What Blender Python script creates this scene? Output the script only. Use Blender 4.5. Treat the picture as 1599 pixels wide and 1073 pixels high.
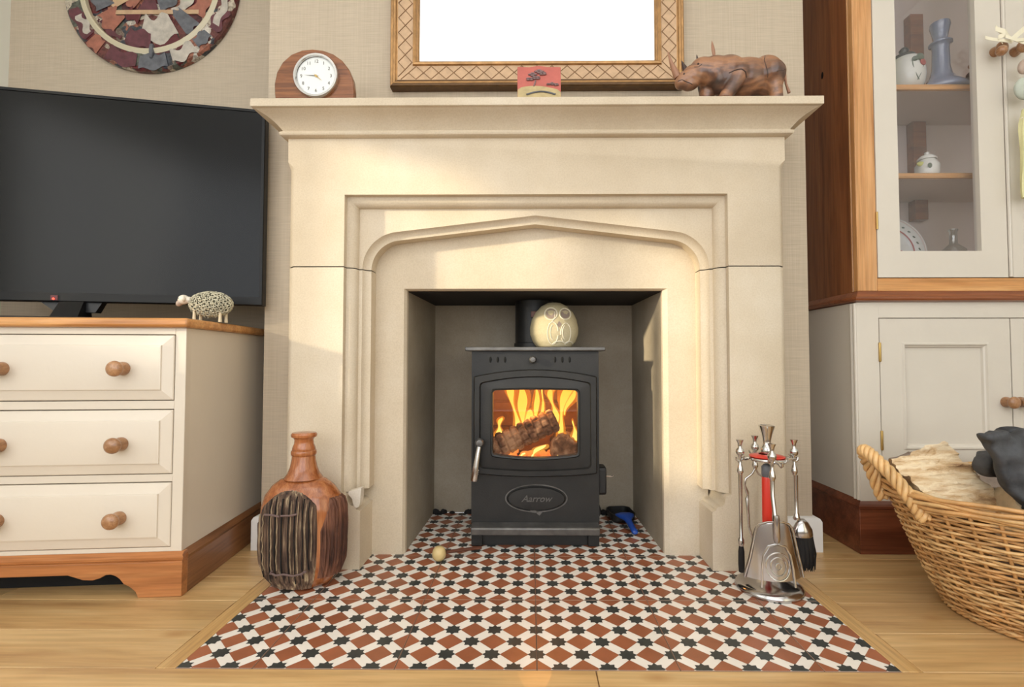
import bpy, bmesh, math, random
from math import sin, cos, pi, radians, sqrt, atan2, hypot
from mathutils import Vector, Matrix, noise
random.seed(7)
SC = bpy.context.scene
COL = SC.collection
for o in list(bpy.data.objects): bpy.data.objects.remove(o)

# ------------------------------------------------------------------ camera
cd = bpy.data.cameras.new('camera'); cam = bpy.data.objects.new('camera', cd); COL.objects.link(cam)
cd.sensor_width = 36.0; cd.lens = 780.0/1599.0*36.0; cd.shift_x = -21.7/1599.0; cd.clip_start = .02
cam.location = (0, 0, .53); cam.rotation_euler = (radians(90+1.9), 0, radians(.5))
SC.camera = cam

# ------------------------------------------------------------------ world, sun, window light, exposure
wd = bpy.data.worlds.new('sky'); SC.world = wd; wd.use_nodes = True
bg = wd.node_tree.nodes['Background']; bg.inputs['Color'].default_value = (.88, .94, 1, 1); bg.inputs['Strength'].default_value = 1.2
sd = bpy.data.lights.new('sun', 'SUN'); sd.energy = 6.2; sd.color = (1, .87, .60); sd.angle = radians(2.6)
sun = bpy.data.objects.new('sun', sd); COL.objects.link(sun); sun.location = (-6, -2, 4)
sun.rotation_euler = Vector((2.25, 1.0, -.585)).to_track_quat('-Z', 'Y').to_euler()
def area(name, loc, aim, sx, sy, energy, col):
    l = bpy.data.lights.new(name, 'AREA'); l.shape = 'RECTANGLE'; l.size = sx; l.size_y = sy; l.energy = energy; l.color = col
    o = bpy.data.objects.new(name, l); COL.objects.link(o); o.location = loc
    o.rotation_euler = (Vector(aim)-Vector(loc)).to_track_quat('-Z', 'Y').to_euler(); return o
area('window_light', (-.1, -2.35, 1.3), (-.1, 1.3, 1.0), 3.3, 1.9, 40, (.955, .975, 1))
area('side_window_light', (-1.76, -.48, 1.22), (.2, 1.3, .7), 1.0, 1.1, 9.5, (.99, .98, .96))
area('added_ceiling_uplight', (.1, -.55, 1.95), (.1, -.5, 3), 2.4, 1.4, 26, (.98, .985, 1))  # unseen uplight added to whiten the ceiling that the mirror reflects
vs = SC.view_settings; vs.view_transform = 'Standard'; vs.look = 'None'; vs.gamma = 1; vs.use_curve_mapping = False; vs.exposure = 0.0

# ------------------------------------------------------------------ helpers: materials
def lin(c):
    if isinstance(c, str): c = [int(c[i:i+2], 16) for i in (0, 2, 4)]
    return tuple(((v/255)/12.92 if v/255 <= .04045 else ((v/255+.055)/1.055)**2.4) for v in c)+(1,)
class N:
    def __init__(s, name):
        s.m = bpy.data.materials.new(name); s.m.use_nodes = True; s.t = s.m.node_tree; s.b = s.t.nodes['Principled BSDF']
    def n(s, typ, **kw):
        nd = s.t.nodes.new(typ)
        for k, v in kw.items():
            if k in nd.inputs: nd.inputs[k].default_value = v
            else: setattr(nd, k, v)
        return nd
    def l(s, a, b): s.t.links.new(a, b)
    def coords(s, scale=(1, 1, 1), kind='Object', rot=(0, 0, 0), rnd=False):
        tc = s.n('ShaderNodeTexCoord'); mp = s.n('ShaderNodeMapping'); mp.inputs['Scale'].default_value = scale; mp.inputs['Rotation'].default_value = rot
        s.l(tc.outputs[kind], mp.inputs['Vector'])
        if rnd:
            oi = s.n('ShaderNodeObjectInfo'); mu = s.n('ShaderNodeVectorMath', operation='SCALE'); mu.inputs[0].default_value = (37, 19, 11)
            s.l(oi.outputs['Random'], mu.inputs['Scale']); s.l(mu.outputs[0], mp.inputs['Location'])
        return mp.outputs[0]
    def ramp(s, fac, stops, interp='LINEAR'):
        r = s.n('ShaderNodeValToRGB'); e = r.color_ramp; e.interpolation = interp
        while len(e.elements) < len(stops): e.elements.new(.5)
        for q, (p, c) in zip(e.elements, stops): q.position = p; q.color = lin(c) if not (isinstance(c, tuple) and len(c) == 4) else c
        s.l(fac, r.inputs['Fac']); return r.outputs['Color']
    def bump(s, h, dist, strength=1.0):
        b = s.n('ShaderNodeBump'); b.inputs['Strength'].default_value = strength; b.inputs['Distance'].default_value = dist
        s.l(h, b.inputs['Height']); s.l(b.outputs[0], s.b.inputs['Normal'])
    def mix(s, a, b, f, mode='MIX'):
        m = s.n('ShaderNodeMix', data_type='RGBA', blend_type=mode)
        for v, i in ((f, 0), (a, 6), (b, 7)):
            if hasattr(v, 'is_linked'): s.l(v, m.inputs[i])
            else: m.inputs[i].default_value = v
        return m.outputs[2]
def plain(name, col, rough=.5, metal=0.0, spec=.5, coat=0.0, var=0.0, vscale=8, bump=0.0, bscale=200, emit=None, es=1.0):
    q = N(name); b = q.b
    b.inputs['Base Color'].default_value = lin(col); b.inputs['Roughness'].default_value = rough; b.inputs['Metallic'].default_value = metal
    b.inputs['Specular IOR Level'].default_value = spec; b.inputs['Coat Weight'].default_value = coat
    if var:
        nz = q.n('ShaderNodeTexNoise', Scale=vscale, Detail=5.0, Roughness=.6); q.l(q.coords(rnd=True), nz.inputs['Vector'])
        c = lin(col); lo = tuple(max(0, v*(1-var)) for v in c[:3])+(1,); hi = tuple(min(1, v*(1+var)) for v in c[:3])+(1,)
        q.l(q.ramp(nz.outputs['Fac'], ((.3, lo), (.7, hi))), b.inputs['Base Color'])
    if bump:
        nz = q.n('ShaderNodeTexNoise', Scale=bscale, Detail=3.0); q.l(q.coords(), nz.inputs['Vector']); q.bump(nz.outputs['Fac'], bump)
    if emit: b.inputs['Emission Color'].default_value = lin(emit); b.inputs['Emission Strength'].default_value = es
    return q.m
def wood(name, dark, mid, light, axis=0, rough=.4, scale=1.0, coat=0.0, knots=0.0, spec=.4, stretch=14, fine=.35):
    q = N(name); s = [stretch*scale]*3; s[axis] = 1.0*scale
    v = q.coords(tuple(s), rnd=True)
    n1 = q.n('ShaderNodeTexNoise', Scale=2.2, Detail=6.0, Roughness=.62, Distortion=.6); q.l(v, n1.inputs['Vector'])
    s2 = [a*6 for a in s]; s2[axis] = 2.5*scale
    n2 = q.n('ShaderNodeTexNoise', Scale=2.5, Detail=3.0); q.l(q.coords(tuple(s2), rnd=True), n2.inputs['Vector'])
    base = q.ramp(n1.outputs['Fac'], ((.30, dark), (.5, mid), (.72, light)))
    c = q.mix(base, q.ramp(n2.outputs['Fac'], ((.3, (150, 140, 130)), (.6, (255, 255, 255)))), fine, 'MULTIPLY')
    if knots:
        s3 = [3.2*scale]*3; s3[axis] = 1.6*scale
        vo = q.n('ShaderNodeTexVoronoi', Scale=2.0, voronoi_dimensions='2D'); q.l(q.coords(tuple(s3), rnd=True), vo.inputs['Vector'])
        k = q.ramp(vo.outputs['Distance'], ((.0, (255, 255, 255)), (knots, (0, 0, 0))))
        c = q.mix(c, lin(dark), k)
    oi = q.n('ShaderNodeObjectInfo'); hv = q.n('ShaderNodeHueSaturation'); mr = q.n('ShaderNodeMapRange'); mr.inputs['To Min'].default_value = .9; mr.inputs['To Max'].default_value = 1.1
    q.l(oi.outputs['Random'], mr.inputs['Value']); q.l(mr.outputs[0], hv.inputs['Value']); q.l(c, hv.inputs['Color'])
    q.l(hv.outputs[0], q.b.inputs['Base Color']); q.b.inputs['Roughness'].default_value = rough; q.b.inputs['Coat Weight'].default_value = coat; q.b.inputs['Specular IOR Level'].default_value = spec
    q.bump(n2.outputs['Fac'], .0004, .5); return q.m
M = {}
def stone(name, a, b, c, rough=.8):
    q = N(name); v = q.coords()
    n1 = q.n('ShaderNodeTexNoise', Scale=4.0, Detail=6.0, Roughness=.6); q.l(v, n1.inputs['Vector'])
    n2 = q.n('ShaderNodeTexNoise', Scale=260.0, Detail=3.0); q.l(v, n2.inputs['Vector'])
    base = q.ramp(n1.outputs['Fac'], ((.3, a), (.5, b), (.7, c)))
    q.l(q.mix(base, q.ramp(n2.outputs['Fac'], ((.35, (238, 235, 230)), (.6, (255, 255, 255)))), .5, 'MULTIPLY'), q.b.inputs['Base Color'])
    q.b.inputs['Roughness'].default_value = rough; q.b.inputs['Specular IOR Level'].default_value = .25
    q.bump(n2.outputs['Fac'], .0004, .6); return q.m
M['stone'] = stone('limestone', (205, 189, 165), (213, 198, 175), (220, 207, 187))
M['patch'] = stone('repair_mortar', (226, 216, 200), (232, 223, 208), (236, 228, 214))
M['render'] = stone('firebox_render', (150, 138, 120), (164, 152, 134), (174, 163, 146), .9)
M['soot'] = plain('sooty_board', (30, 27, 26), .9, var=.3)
def wallpaper(name, col):
    q = N(name)
    n1 = q.n('ShaderNodeTexNoise', Scale=1.0, Detail=4.0); q.l(q.coords((14, 14, 420)), n1.inputs['Vector'])
    n2 = q.n('ShaderNodeTexNoise', Scale=1.0, Detail=3.0); q.l(q.coords((330, 330, 6)), n2.inputs['Vector'])
    n3 = q.n('ShaderNodeTexNoise', Scale=1.0, Detail=2.0); q.l(q.coords((46, 46, .35)), n3.inputs['Vector'])
    c = lin(col); d = tuple(v*.90 for v in c[:3])+(1,); e = tuple(min(1, v*1.07) for v in c[:3])+(1,)
    a = q.ramp(n1.outputs['Fac'], ((.3, d), (.7, e)))
    a = q.mix(a, q.ramp(n2.outputs['Fac'], ((.3, (228, 226, 222)), (.7, (255, 255, 255)))), .4, 'MULTIPLY')
    a = q.mix(a, q.ramp(n3.outputs['Fac'], ((.62, (0, 0, 0)), (.76, (60, 56, 46)))), .35, 'ADD')
    q.l(a, q.b.inputs['Base Color']); q.b.inputs['Roughness'].default_value = .75; q.b.inputs['Specular IOR Level'].default_value = .2
    q.bump(n1.outputs['Fac'], .0005, .5); return q.m
M['paper'] = wallpaper('woven_wallpaper', (197, 182, 161))
M['white'] = plain('white_gloss_paint', (236, 234, 230), .35)
M['ceil'] = plain('ceiling_paint', (250, 249, 246), .8)
M['sidewall'] = plain('pale_side_wall', (238, 238, 228), .7)
M['cream'] = plain('cream_paint', (221, 210, 194), .38, var=.03, vscale=3, bump=.0002, bscale=90)
M['cream2'] = plain('pale_stone_paint', (216, 208, 195), .38, var=.03, vscale=3, bump=.0002, bscale=90)
M['pine'] = wood('honey_pine', (190, 128, 70), (220, 160, 98), (234, 182, 122), 0, .32, coat=.2)
M['pine_z'] = wood('pine_upright', (180, 122, 70), (204, 150, 96), (218, 168, 116), 2, .34, coat=.2)
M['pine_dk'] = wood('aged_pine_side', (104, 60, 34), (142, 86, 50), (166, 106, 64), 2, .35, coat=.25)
M['pine_mould'] = wood('red_pine_moulding', (116, 62, 34), (144, 82, 48), (164, 100, 62), 0, .32, coat=.3)
M['plinth'] = wood('orange_pine_plinth', (158, 98, 54), (188, 122, 72), (206, 142, 88), 0, .34, coat=.2)
M['plinth_y'] = wood('brown_plinth_side', (122, 78, 46), (150, 102, 66), (170, 122, 82), 1, .36, coat=.2)
M['mahog'] = wood('mahogany_plinth', (90, 46, 30), (118, 64, 42), (138, 80, 54), 0, .3, coat=.35)
M['knob'] = wood('turned_knob_wood', (146, 102, 66), (170, 124, 86), (188, 144, 104), 1, .28, coat=.5, scale=3)
M['oak'] = wood('oak_board', (184, 142, 92), (208, 170, 116), (222, 190, 138), 0, .36, coat=.1, knots=.085, scale=.8, stretch=9, fine=.28)
M['oak_y'] = wood('oak_strip', (178, 138, 86), (200, 160, 104), (214, 178, 122), 1, .36, coat=.12)
M['iron'] = plain('matt_black_stove_paint', (34, 33, 32), .45, .2, var=.25, vscale=14, bump=.0003, bscale=320)
M['iron_lt'] = plain('worn_iron_edge', (104, 102, 100), .4, .6, var=.35, vscale=20)
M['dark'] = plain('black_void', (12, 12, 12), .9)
M['chrome'] = plain('polished_steel', (205, 203, 200), .16, 1.0)
M['pewter'] = plain('brushed_pewter', (186, 184, 184), .17, 1.0, var=.12, vscale=14)
M['brass'] = plain('brass', (190, 160, 100), .35, .9)
M['tv'] = plain('tv_screen', (11, 11, 11), .2, 0, .22)
M['tvframe'] = plain('tv_bezel', (13, 13, 14), .45, spec=.3)
M['blk'] = plain('black_plastic', (18, 18, 19), .45)
M['led'] = plain('standby_light', (255, 60, 40), .5, emit=(255, 70, 50), es=3)
M['red'] = plain('red_plastic', (214, 52, 36), .35, coat=.3)
M['blue'] = plain('blue_plastic', (34, 74, 160), .4)
M['ball'] = plain('pale_wood_ball', (206, 182, 128), .4, var=.12, vscale=30)
M['copper'] = plain('brown_stick', (96, 56, 40), .4, .2)
M['owl'] = stone('carved_soapstone', (190, 174, 136), (202, 188, 152), (212, 200, 170), .6)
M['owleye'] = plain('owl_eye_stone', (150, 132, 122), .6, var=.15, vscale=60)
M['owlcut'] = plain('pale_carved_line', (232, 224, 204), .7)
M['clockwood'] = wood('clock_walnut', (98, 58, 34), (134, 82, 48), (158, 102, 62), 0, .3, coat=.4, scale=3)
M['dial'] = plain('clock_dial', (232, 234, 232), .4)
M['ink'] = plain('dial_ink', (118, 114, 106), .6)
M['gilt'] = plain('antique_gilt', (172, 132, 86), .42, .55, var=.25, vscale=40)
M['giltpale'] = plain('pale_gilt_panel', (196, 164, 130), .55, .15, var=.14, vscale=40)
M['giltdk'] = plain('dark_gilt_edge', (92, 66, 38), .45, .4, var=.25, vscale=40)
M['groove'] = plain('incised_groove', (134, 100, 66), .7)
M['mirror'] = plain('silvered_glass', (250, 250, 250), .01, 1.0)
M['cardred'] = plain('red_lacquer', (190, 100, 88), .6, var=.1, vscale=25)
M['cardgold'] = plain('dull_gold_leaf', (186, 166, 120), .55, .1, var=.15, vscale=40)
M['cardgrey'] = plain('pewter_grey_relief', (140, 116, 116), .45, .3)
def rhinom():
    q = N('rhino_hardwood'); n1 = q.n('ShaderNodeTexNoise', Scale=1.0, Detail=4.0, Distortion=.8); q.l(q.coords((9, 14, 22)), n1.inputs['Vector'])
    q.l(q.ramp(n1.outputs['Fac'], ((.32, (54, 40, 36)), (.45, (104, 72, 56)), (.57, (166, 118, 84)), (.7, (92, 72, 66)))), q.b.inputs['Base Color'])
    q.b.inputs['Roughness'].default_value = .34; q.b.inputs['Coat Weight'].default_value = .3; return q.m
M['rhino'] = rhinom()
M['horn'] = plain('carved_horn', (160, 116, 90), .4, var=.15, vscale=40)
M['darkwood'] = plain('dark_carved_wood', (64, 46, 40), .4)
M['wool'] = plain('grey_wire_wool', (196, 190, 166), .6, .1, var=.35, vscale=90)
M['woolin'] = plain('sheep_body_core', (96, 94, 78), .8)
M['sheephead'] = plain('white_glaze', (234, 224, 208), .3)
M['sheepmuz'] = plain('taupe_muzzle', (186, 164, 148), .45)
M['sheepleg'] = plain('cream_leg', (218, 202, 170), .5)
def bark(name, stops):
    q = N(name); n1 = q.n('ShaderNodeTexNoise', Scale=1.0, Detail=6.0, Roughness=.7); q.l(q.coords((75, 75, 3)), n1.inputs['Vector'])
    n2 = q.n('ShaderNodeTexNoise', Scale=14.0, Detail=3.0); q.l(q.coords(), n2.inputs['Vector'])
    a = q.ramp(n1.outputs['Fac'], stops)
    q.l(q.mix(a, q.ramp(n2.outputs['Fac'], ((.4, (130, 110, 104)), (.65, (255, 250, 240)))), .7, 'MULTIPLY'), q.b.inputs['Base Color'])
    q.b.inputs['Roughness'].default_value = .8; q.bump(n1.outputs['Fac'], .005, .9); return q.m
M['bark'] = bark('weathered_bark', ((.34, (30, 22, 18)), (.45, (96, 74, 60)), (.55, (136, 112, 92)), (.65, (214, 196, 160))))
M['bark_red'] = bark('reddish_bark', ((.32, (52, 32, 24)), (.46, (112, 72, 54)), (.58, (138, 92, 70)), (.7, (166, 124, 96))))
M['barkpale'] = plain('pale_bark_ridge', (150, 130, 104), .8, var=.35, vscale=60)
M['twig'] = plain('purple_grey_twig', (112, 92, 88), .6)
M['turned'] = wood('varnished_yew', (136, 74, 38), (168, 100, 56), (192, 128, 80), 2, .24, coat=.6, scale=2.5)
M['wicker'] = plain('buff_willow', (202, 154, 98), .42, var=.3, vscale=22, coat=.1)
M['wicker_lt'] = plain('pale_willow', (226, 184, 126), .38, var=.22, vscale=30, coat=.15)
M['leather'] = plain('black_suede', (68, 69, 72), .8, var=.4, vscale=18, bump=.002, bscale=70)
M['glass'] = None
def splitwood():
    q = N('split_birch'); n1 = q.n('ShaderNodeTexNoise', Scale=1.0, Detail=6.0, Roughness=.65, Distortion=.4); q.l(q.coords((8, 60, 46)), n1.inputs['Vector'])
    q.l(q.ramp(n1.outputs['Fac'], ((.28, (140, 104, 72)), (.42, (206, 172, 128)), (.56, (238, 218, 184)), (.72, (196, 164, 126)))), q.b.inputs['Base Color'])
    q.b.inputs['Roughness'].default_value = .75; q.bump(n1.outputs['Fac'], .004, .8); return q.m
M['split'] = splitwood()
M['logbark'] = plain('grey_log_bark', (150, 134, 122), .85, var=.3, vscale=30, bump=.003, bscale=70)
M['logend'] = plain('sawn_log_end', (190, 168, 136), .8, var=.15, vscale=50)
def char():
    q = N('charred_log'); n1 = q.n('ShaderNodeTexNoise', Scale=26.0, Detail=5.0); q.l(q.coords(), n1.inputs['Vector'])
    q.l(q.ramp(n1.outputs['Fac'], ((.32, (44, 28, 20)), (.46, (112, 84, 70)), (.6, (176, 152, 136)))), q.b.inputs['Base Color'])
    q.b.inputs['Roughness'].default_value = .95; q.bump(n1.outputs['Fac'], .003, 1); return q.m
M['char'] = char()
def emis(name, stops, strength, scale=(1, 1, 1), nscale=6, alpha=0.0):
    q = N(name); t = q.t; t.nodes.remove(q.b); out = t.nodes['Material Output']
    tc = q.n('ShaderNodeTexCoord'); sx = q.n('ShaderNodeSeparateXYZ'); q.l(tc.outputs['Generated'], sx.inputs[0])
    nz = q.n('ShaderNodeTexNoise', Scale=nscale, Detail=2.0); q.l(q.coords(scale), nz.inputs['Vector'])
    ad = q.n('ShaderNodeMath', operation='MULTIPLY_ADD'); ad.inputs[1].default_value = .5; q.l(nz.outputs['Fac'], ad.inputs[0]); q.l(sx.outputs['Z'], ad.inputs[2])
    sb = q.n('ShaderNodeMath', operation='SUBTRACT'); sb.inputs[1].default_value = .25; q.l(ad.outputs[0], sb.inputs[0])
    em = q.n('ShaderNodeEmission'); em.inputs['Strength'].default_value = strength; q.l(q.ramp(sb.outputs[0], stops), em.inputs['Color'])
    if alpha:
        tr = q.n('ShaderNodeBsdfTransparent'); mx = q.n('ShaderNodeMixShader'); mx.inputs[0].default_value = alpha
        q.l(em.outputs[0], mx.inputs[1]); q.l(tr.outputs[0], mx.inputs[2]); q.l(mx.outputs[0], out.inputs[0])
    else: q.l(em.outputs[0], out.inputs[0])
    return q.m
M['flame'] = emis('flame_core', ((0, (255, 236, 150)), (.45, (255, 214, 96)), (1, (255, 196, 70))), 2.3, nscale=20)
M['flame_out'] = emis('flame_mantle', ((0, (255, 190, 80)), (.5, (255, 150, 40)), (1, (245, 120, 24))), 1.15, nscale=20, alpha=.62)
M['ember'] = emis('glowing_ember', ((.2, (150, 30, 12)), (.5, (245, 80, 40)), (.8, (255, 160, 80))), 1.2, nscale=45)
M['brick'] = plain('fire_brick', (150, 108, 74), .9, var=.25, vscale=20)
def glassm(name, tint=(1, 1, 1, 1), g=.10, rough=.02):
    q = N(name); t = q.t; t.nodes.remove(q.b); out = t.nodes['Material Output']
    tr = q.n('ShaderNodeBsdfTransparent'); tr.inputs[0].default_value = tint
    gl = q.n('ShaderNodeBsdfGlossy'); gl.inputs['Roughness'].default_value = rough
    mx = q.n('ShaderNodeMixShader'); mx.inputs[0].default_value = g
    q.l(tr.outputs[0], mx.inputs[1]); q.l(gl.outputs[0], mx.inputs[2]); q.l(mx.outputs[0], out.inputs[0]); return q.m
M['glass'] = glassm('cabinet_glass', (.94, .94, .95, 1), .07)
def sun_dimming_voile():
    q = N('net_voile'); t = q.t; out = t.nodes['Material Output']; tr = q.n('ShaderNodeBsdfTransparent'); mx = q.n('ShaderNodeMixShader'); mx.inputs[0].default_value = .72
    q.b.inputs['Base Color'].default_value = (.85, .84, .8, 1); q.l(tr.outputs[0], mx.inputs[1]); q.l(q.b.outputs[0], mx.inputs[2]); q.l(mx.outputs[0], out.inputs[0]); return q.m
M['stoveglass'] = glassm('stove_glass', (.97, .9, .82, 1), .05)
M['clear'] = glassm('clear_bottle_glass', (.86, .9, .9, 1), .22, .05)
M['sun_dimming_voile'] = sun_dimming_voile()
M['smoky'] = plain('smoky_blue_glass', (136, 144, 168), .06, 0, .9, coat=.9)
M['inner'] = plain('cabinet_back_paint', (222, 206, 196), .7, var=.04, vscale=4)
M['china'] = plain('white_china', (232, 230, 222), .2, coat=.3)
M['chinared'] = plain('red_glaze', (176, 74, 70), .3)
M['chinagreen'] = plain('green_glaze', (96, 108, 92), .3)
M['chinapink'] = plain('pink_band_glaze', (222, 202, 194), .25)
M['black'] = plain('black_glaze', (34, 34, 36), .3)
M['yellow'] = plain('yellow_card', (206, 206, 120), .6)
M['raffia'] = plain('pale_raffia', (236, 228, 202), .6)
M['pebble'] = plain('grey_green_pebble', (192, 198, 184), .6, var=.1, vscale=20)
M['tassel'] = plain('pale_yellow_cloth', (228, 222, 168), .8, var=.1, vscale=30)
M['brist'] = plain('black_bristle', (22, 20, 20), .8)
M['tile_w'] = plain('ivory_cement', (242, 236, 226), .34, var=.05, vscale=10, spec=.45)
M['tile_b'] = plain('terracotta_cement', (156, 94, 64), .36, var=.22, vscale=9, spec=.45)
M['tile_k'] = plain('charcoal_cement', (56, 60, 58), .4, var=.2, vscale=20, spec=.45)
M['tile_edge'] = plain('worn_tile_edge', (158, 128, 108), .8)
M['grout'] = plain('grey_grout', (120, 100, 84), .9)
def collage():
    q = N('collage_print'); v = q.coords((1, 1, 1))
    nz = q.n('ShaderNodeTexNoise', Scale=9.0, Detail=3.0); q.l(v, nz.inputs['Vector'])
    mx = q.n('ShaderNodeMix', data_type='RGBA'); mx.inputs[0].default_value = .18; q.l(v, mx.inputs[6]); q.l(nz.outputs['Color'], mx.inputs[7])
    vo = q.n('ShaderNodeTexVoronoi', Scale=26.0); q.l(mx.outputs[2], vo.inputs['Vector'])
    sp = q.n('ShaderNodeSeparateColor'); q.l(vo.outputs['Color'], sp.inputs[0])
    a = q.ramp(sp.outputs[0], ((0, (84, 42, 48)), (.16, (112, 62, 58)), (.3, (66, 70, 78)), (.42, (160, 104, 84)), (.54, (196, 184, 164)), (.64, (104, 40, 44)), (.76, (92, 96, 86)), (.88, (140, 122, 108)), (.95, (212, 204, 190))), 'CONSTANT')
    n2 = q.n('ShaderNodeTexNoise', Scale=60.0, Detail=4.0, Distortion=1.5); q.l(v, n2.inputs['Vector'])
    q.l(q.mix(a, q.ramp(n2.outputs['Fac'], ((.36, (110, 96, 92)), (.6, (255, 255, 255)))), .65, 'MULTIPLY'), q.b.inputs['Base Color'])
    q.b.inputs['Roughness'].default_value = .35; return q.m
M['collage'] = collage()
M['platerim'] = plain('cream_ring', (206, 196, 168), .4)
M['maroon'] = plain('maroon_paint', (92, 34, 40), .5)
M['cplum'] = plain('plum_print', (96, 52, 60), .4, var=.3, vscale=40)
M['corange'] = plain('rust_print', (158, 100, 82), .4, var=.25, vscale=40)
M['cslate'] = plain('slate_print', (98, 100, 106), .4, var=.3, vscale=40)
M['cwhite'] = plain('offwhite_print', (186, 178, 166), .4, var=.22, vscale=40)

# ------------------------------------------------------------------ helpers: geometry
class MB:
    def __init__(s): s.v = []; s.f = []; s.mi = []; s.cur = 0
    def add(s, vs, fs):
        o = len(s.v); s.v += [tuple(p) for p in vs]
        for f in fs: s.f.append(tuple(i+o for i in f)); s.mi.append(s.cur)
        return s
    def quad(s, a, b, c, d): return s.add([a, b, c, d], [(0, 1, 2, 3)])
    def poly(s, pts): return s.add(pts, [tuple(range(len(pts)))])
    def box(s, x0, y0, z0, x1, y1, z1):
        return s.add([(x0,y0,z0),(x1,y0,z0),(x1,y1,z0),(x0,y1,z0),(x0,y0,z1),(x1,y0,z1),(x1,y1,z1),(x0,y1,z1)],
              [(0,3,2,1),(4,5,6,7),(0,1,5,4),(1,2,6,5),(2,3,7,6),(3,0,4,7)])
    def loft(s, loops, close=True, cap0=False, cap1=False):
        n = len(loops[0]); vs = [p for L in loops for p in L]; fs = []
        for k in range(len(loops)-1):
            for i in range(n if close else n-1):
                j = (i+1) % n; fs.append((k*n+i, k*n+j, (k+1)*n+j, (k+1)*n+i))
        if cap0: fs.append(tuple(range(n-1, -1, -1)))
        if cap1: fs.append(tuple(range((len(loops)-1)*n, len(loops)*n)))
        return s.add(vs, fs)
    def prism(s, pts, axis, a, b):          # 2D polygon extruded along axis (0,1,2) between a and b
        def P(p, h): q = list(p); q.insert(axis, h); return tuple(q)
        return s.loft([[P(p, a) for p in pts], [P(p, b) for p in pts]], True, True, True)
    def lathe(s, prof, c=(0, 0, 0), n=32, axis=2, sx=1, sy=1, cap=True):   # prof: (r, h)
        L = []
        for r, h in prof:
            ring = []
            for i in range(n):
                a = 2*pi*i/n; p = [r*cos(a)*sx, r*sin(a)*sy]; p.insert(axis, h); ring.append((p[0]+c[0], p[1]+c[1], p[2]+c[2]))
            L.append(ring)
        return s.loft(L, True, cap and prof[0][0] > 1e-5, cap and prof[-1][0] > 1e-5)
    def tube(s, pts, r, n=8, closed=False, cap=True):
        pts = [Vector(p) for p in pts]; m = len(pts); rs = r if isinstance(r, (list, tuple)) else [r]*m; L = []; up = None
        for i in range(m):
            a = pts[i-1] if (i > 0 or closed) else pts[i]; b = pts[(i+1) % m] if (i < m-1 or closed) else pts[i]
            t = (b-a).normalized() if (b-a).length > 1e-9 else Vector((0, 0, 1))
            if up is None: up = t.orthogonal().normalized()
            up = (up-t*up.dot(t)); up = up.normalized() if up.length > 1e-6 else t.orthogonal().normalized(); w = t.cross(up)
            L.append([tuple(pts[i]+(up*cos(2*pi*k/n)+w*sin(2*pi*k/n))*rs[i]) for k in range(n)])
        if closed: L.append(L[0])
        return s.loft(L, True, cap and not closed, cap and not closed)
    def ball(s, c, r, n=14, m=9, rot=None):
        r = r if isinstance(r, (tuple, list)) else (r, r, r); vs = []; fs = []
        for j in range(m+1):
            t = pi*j/m
            for i in range(n):
                a = 2*pi*i/n; p = Vector((r[0]*sin(t)*cos(a), r[1]*sin(t)*sin(a), r[2]*cos(t)))
                if rot: p = rot @ p
                vs.append((p.x+c[0], p.y+c[1], p.z+c[2]))
        for j in range(m):
            for i in range(n): k = (i+1) % n; fs.append((j*n+i, (j+1)*n+i, (j+1)*n+k, j*n+k))
        return s.add(vs, fs)
    def xf(s, mat, start=0):
        for i in range(start, len(s.v)): s.v[i] = tuple(mat @ Vector(s.v[i]))
        return s
ROOT = {}
def mesh(mb, name, mats, smooth=35):
    me = bpy.data.meshes.new(name); me.from_pydata(mb.v, [], mb.f)
    for m in (mats if isinstance(mats, (list, tuple)) else [mats]): me.materials.append(M[m] if isinstance(m, str) else m)
    me.polygons.foreach_set('material_index', mb.mi)
    bm = bmesh.new(); bm.from_mesh(me); bmesh.ops.remove_doubles(bm, verts=bm.verts, dist=1e-6); bmesh.ops.recalc_face_normals(bm, faces=bm.faces); bm.to_mesh(me); bm.free()
    if smooth:
        me.polygons.foreach_set('use_smooth', [True]*len(me.polygons)); me.set_sharp_from_angle(angle=radians(smooth))
    return me
def obj(name, mb, mats, parent=None, smooth=35, bev=0, seg=2, kind=None, world=False, label=None):
    if world and parent is not None:
        r = parent
        while r.parent: r = r.parent
        mb.xf(ROOT[r.name].inverted())
    me = mesh(mb, name, mats, smooth); o = bpy.data.objects.new(name, me); COL.objects.link(o)
    if parent is not None: o.parent = parent
    else: ROOT[o.name] = Matrix.Identity(4)
    if bev:
        b = o.modifiers.new('edge', 'BEVEL'); b.width = bev; b.segments = seg; b.limit_method = 'ANGLE'; b.angle_limit = radians(40); b.harden_normals = False
    if kind: o['kind'] = kind
    if label: o['label'] = label
    return o
def tag(o, label, cat, group=None):
    o['label'] = label; o['category'] = cat
    if group: o['group'] = group
    return o
def thing(name, label, cat, loc=(0, 0, 0), rz=0.0, group=None):
    o = bpy.data.objects.new(name, None); COL.objects.link(o); o.location = loc; o.rotation_euler = (0, 0, rz); o.empty_display_size = .05
    ROOT[o.name] = Matrix.Translation(loc) @ Matrix.Rotation(rz, 4, 'Z'); return tag(o, label, cat, group)
def place(o, loc, rz=0.0):                 # move a top-level single mesh so that its origin sits at loc
    o.location = loc; o.rotation_euler = (0, 0, rz); ROOT[o.name] = Matrix.Translation(loc) @ Matrix.Rotation(rz, 4, 'Z'); return o
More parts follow.
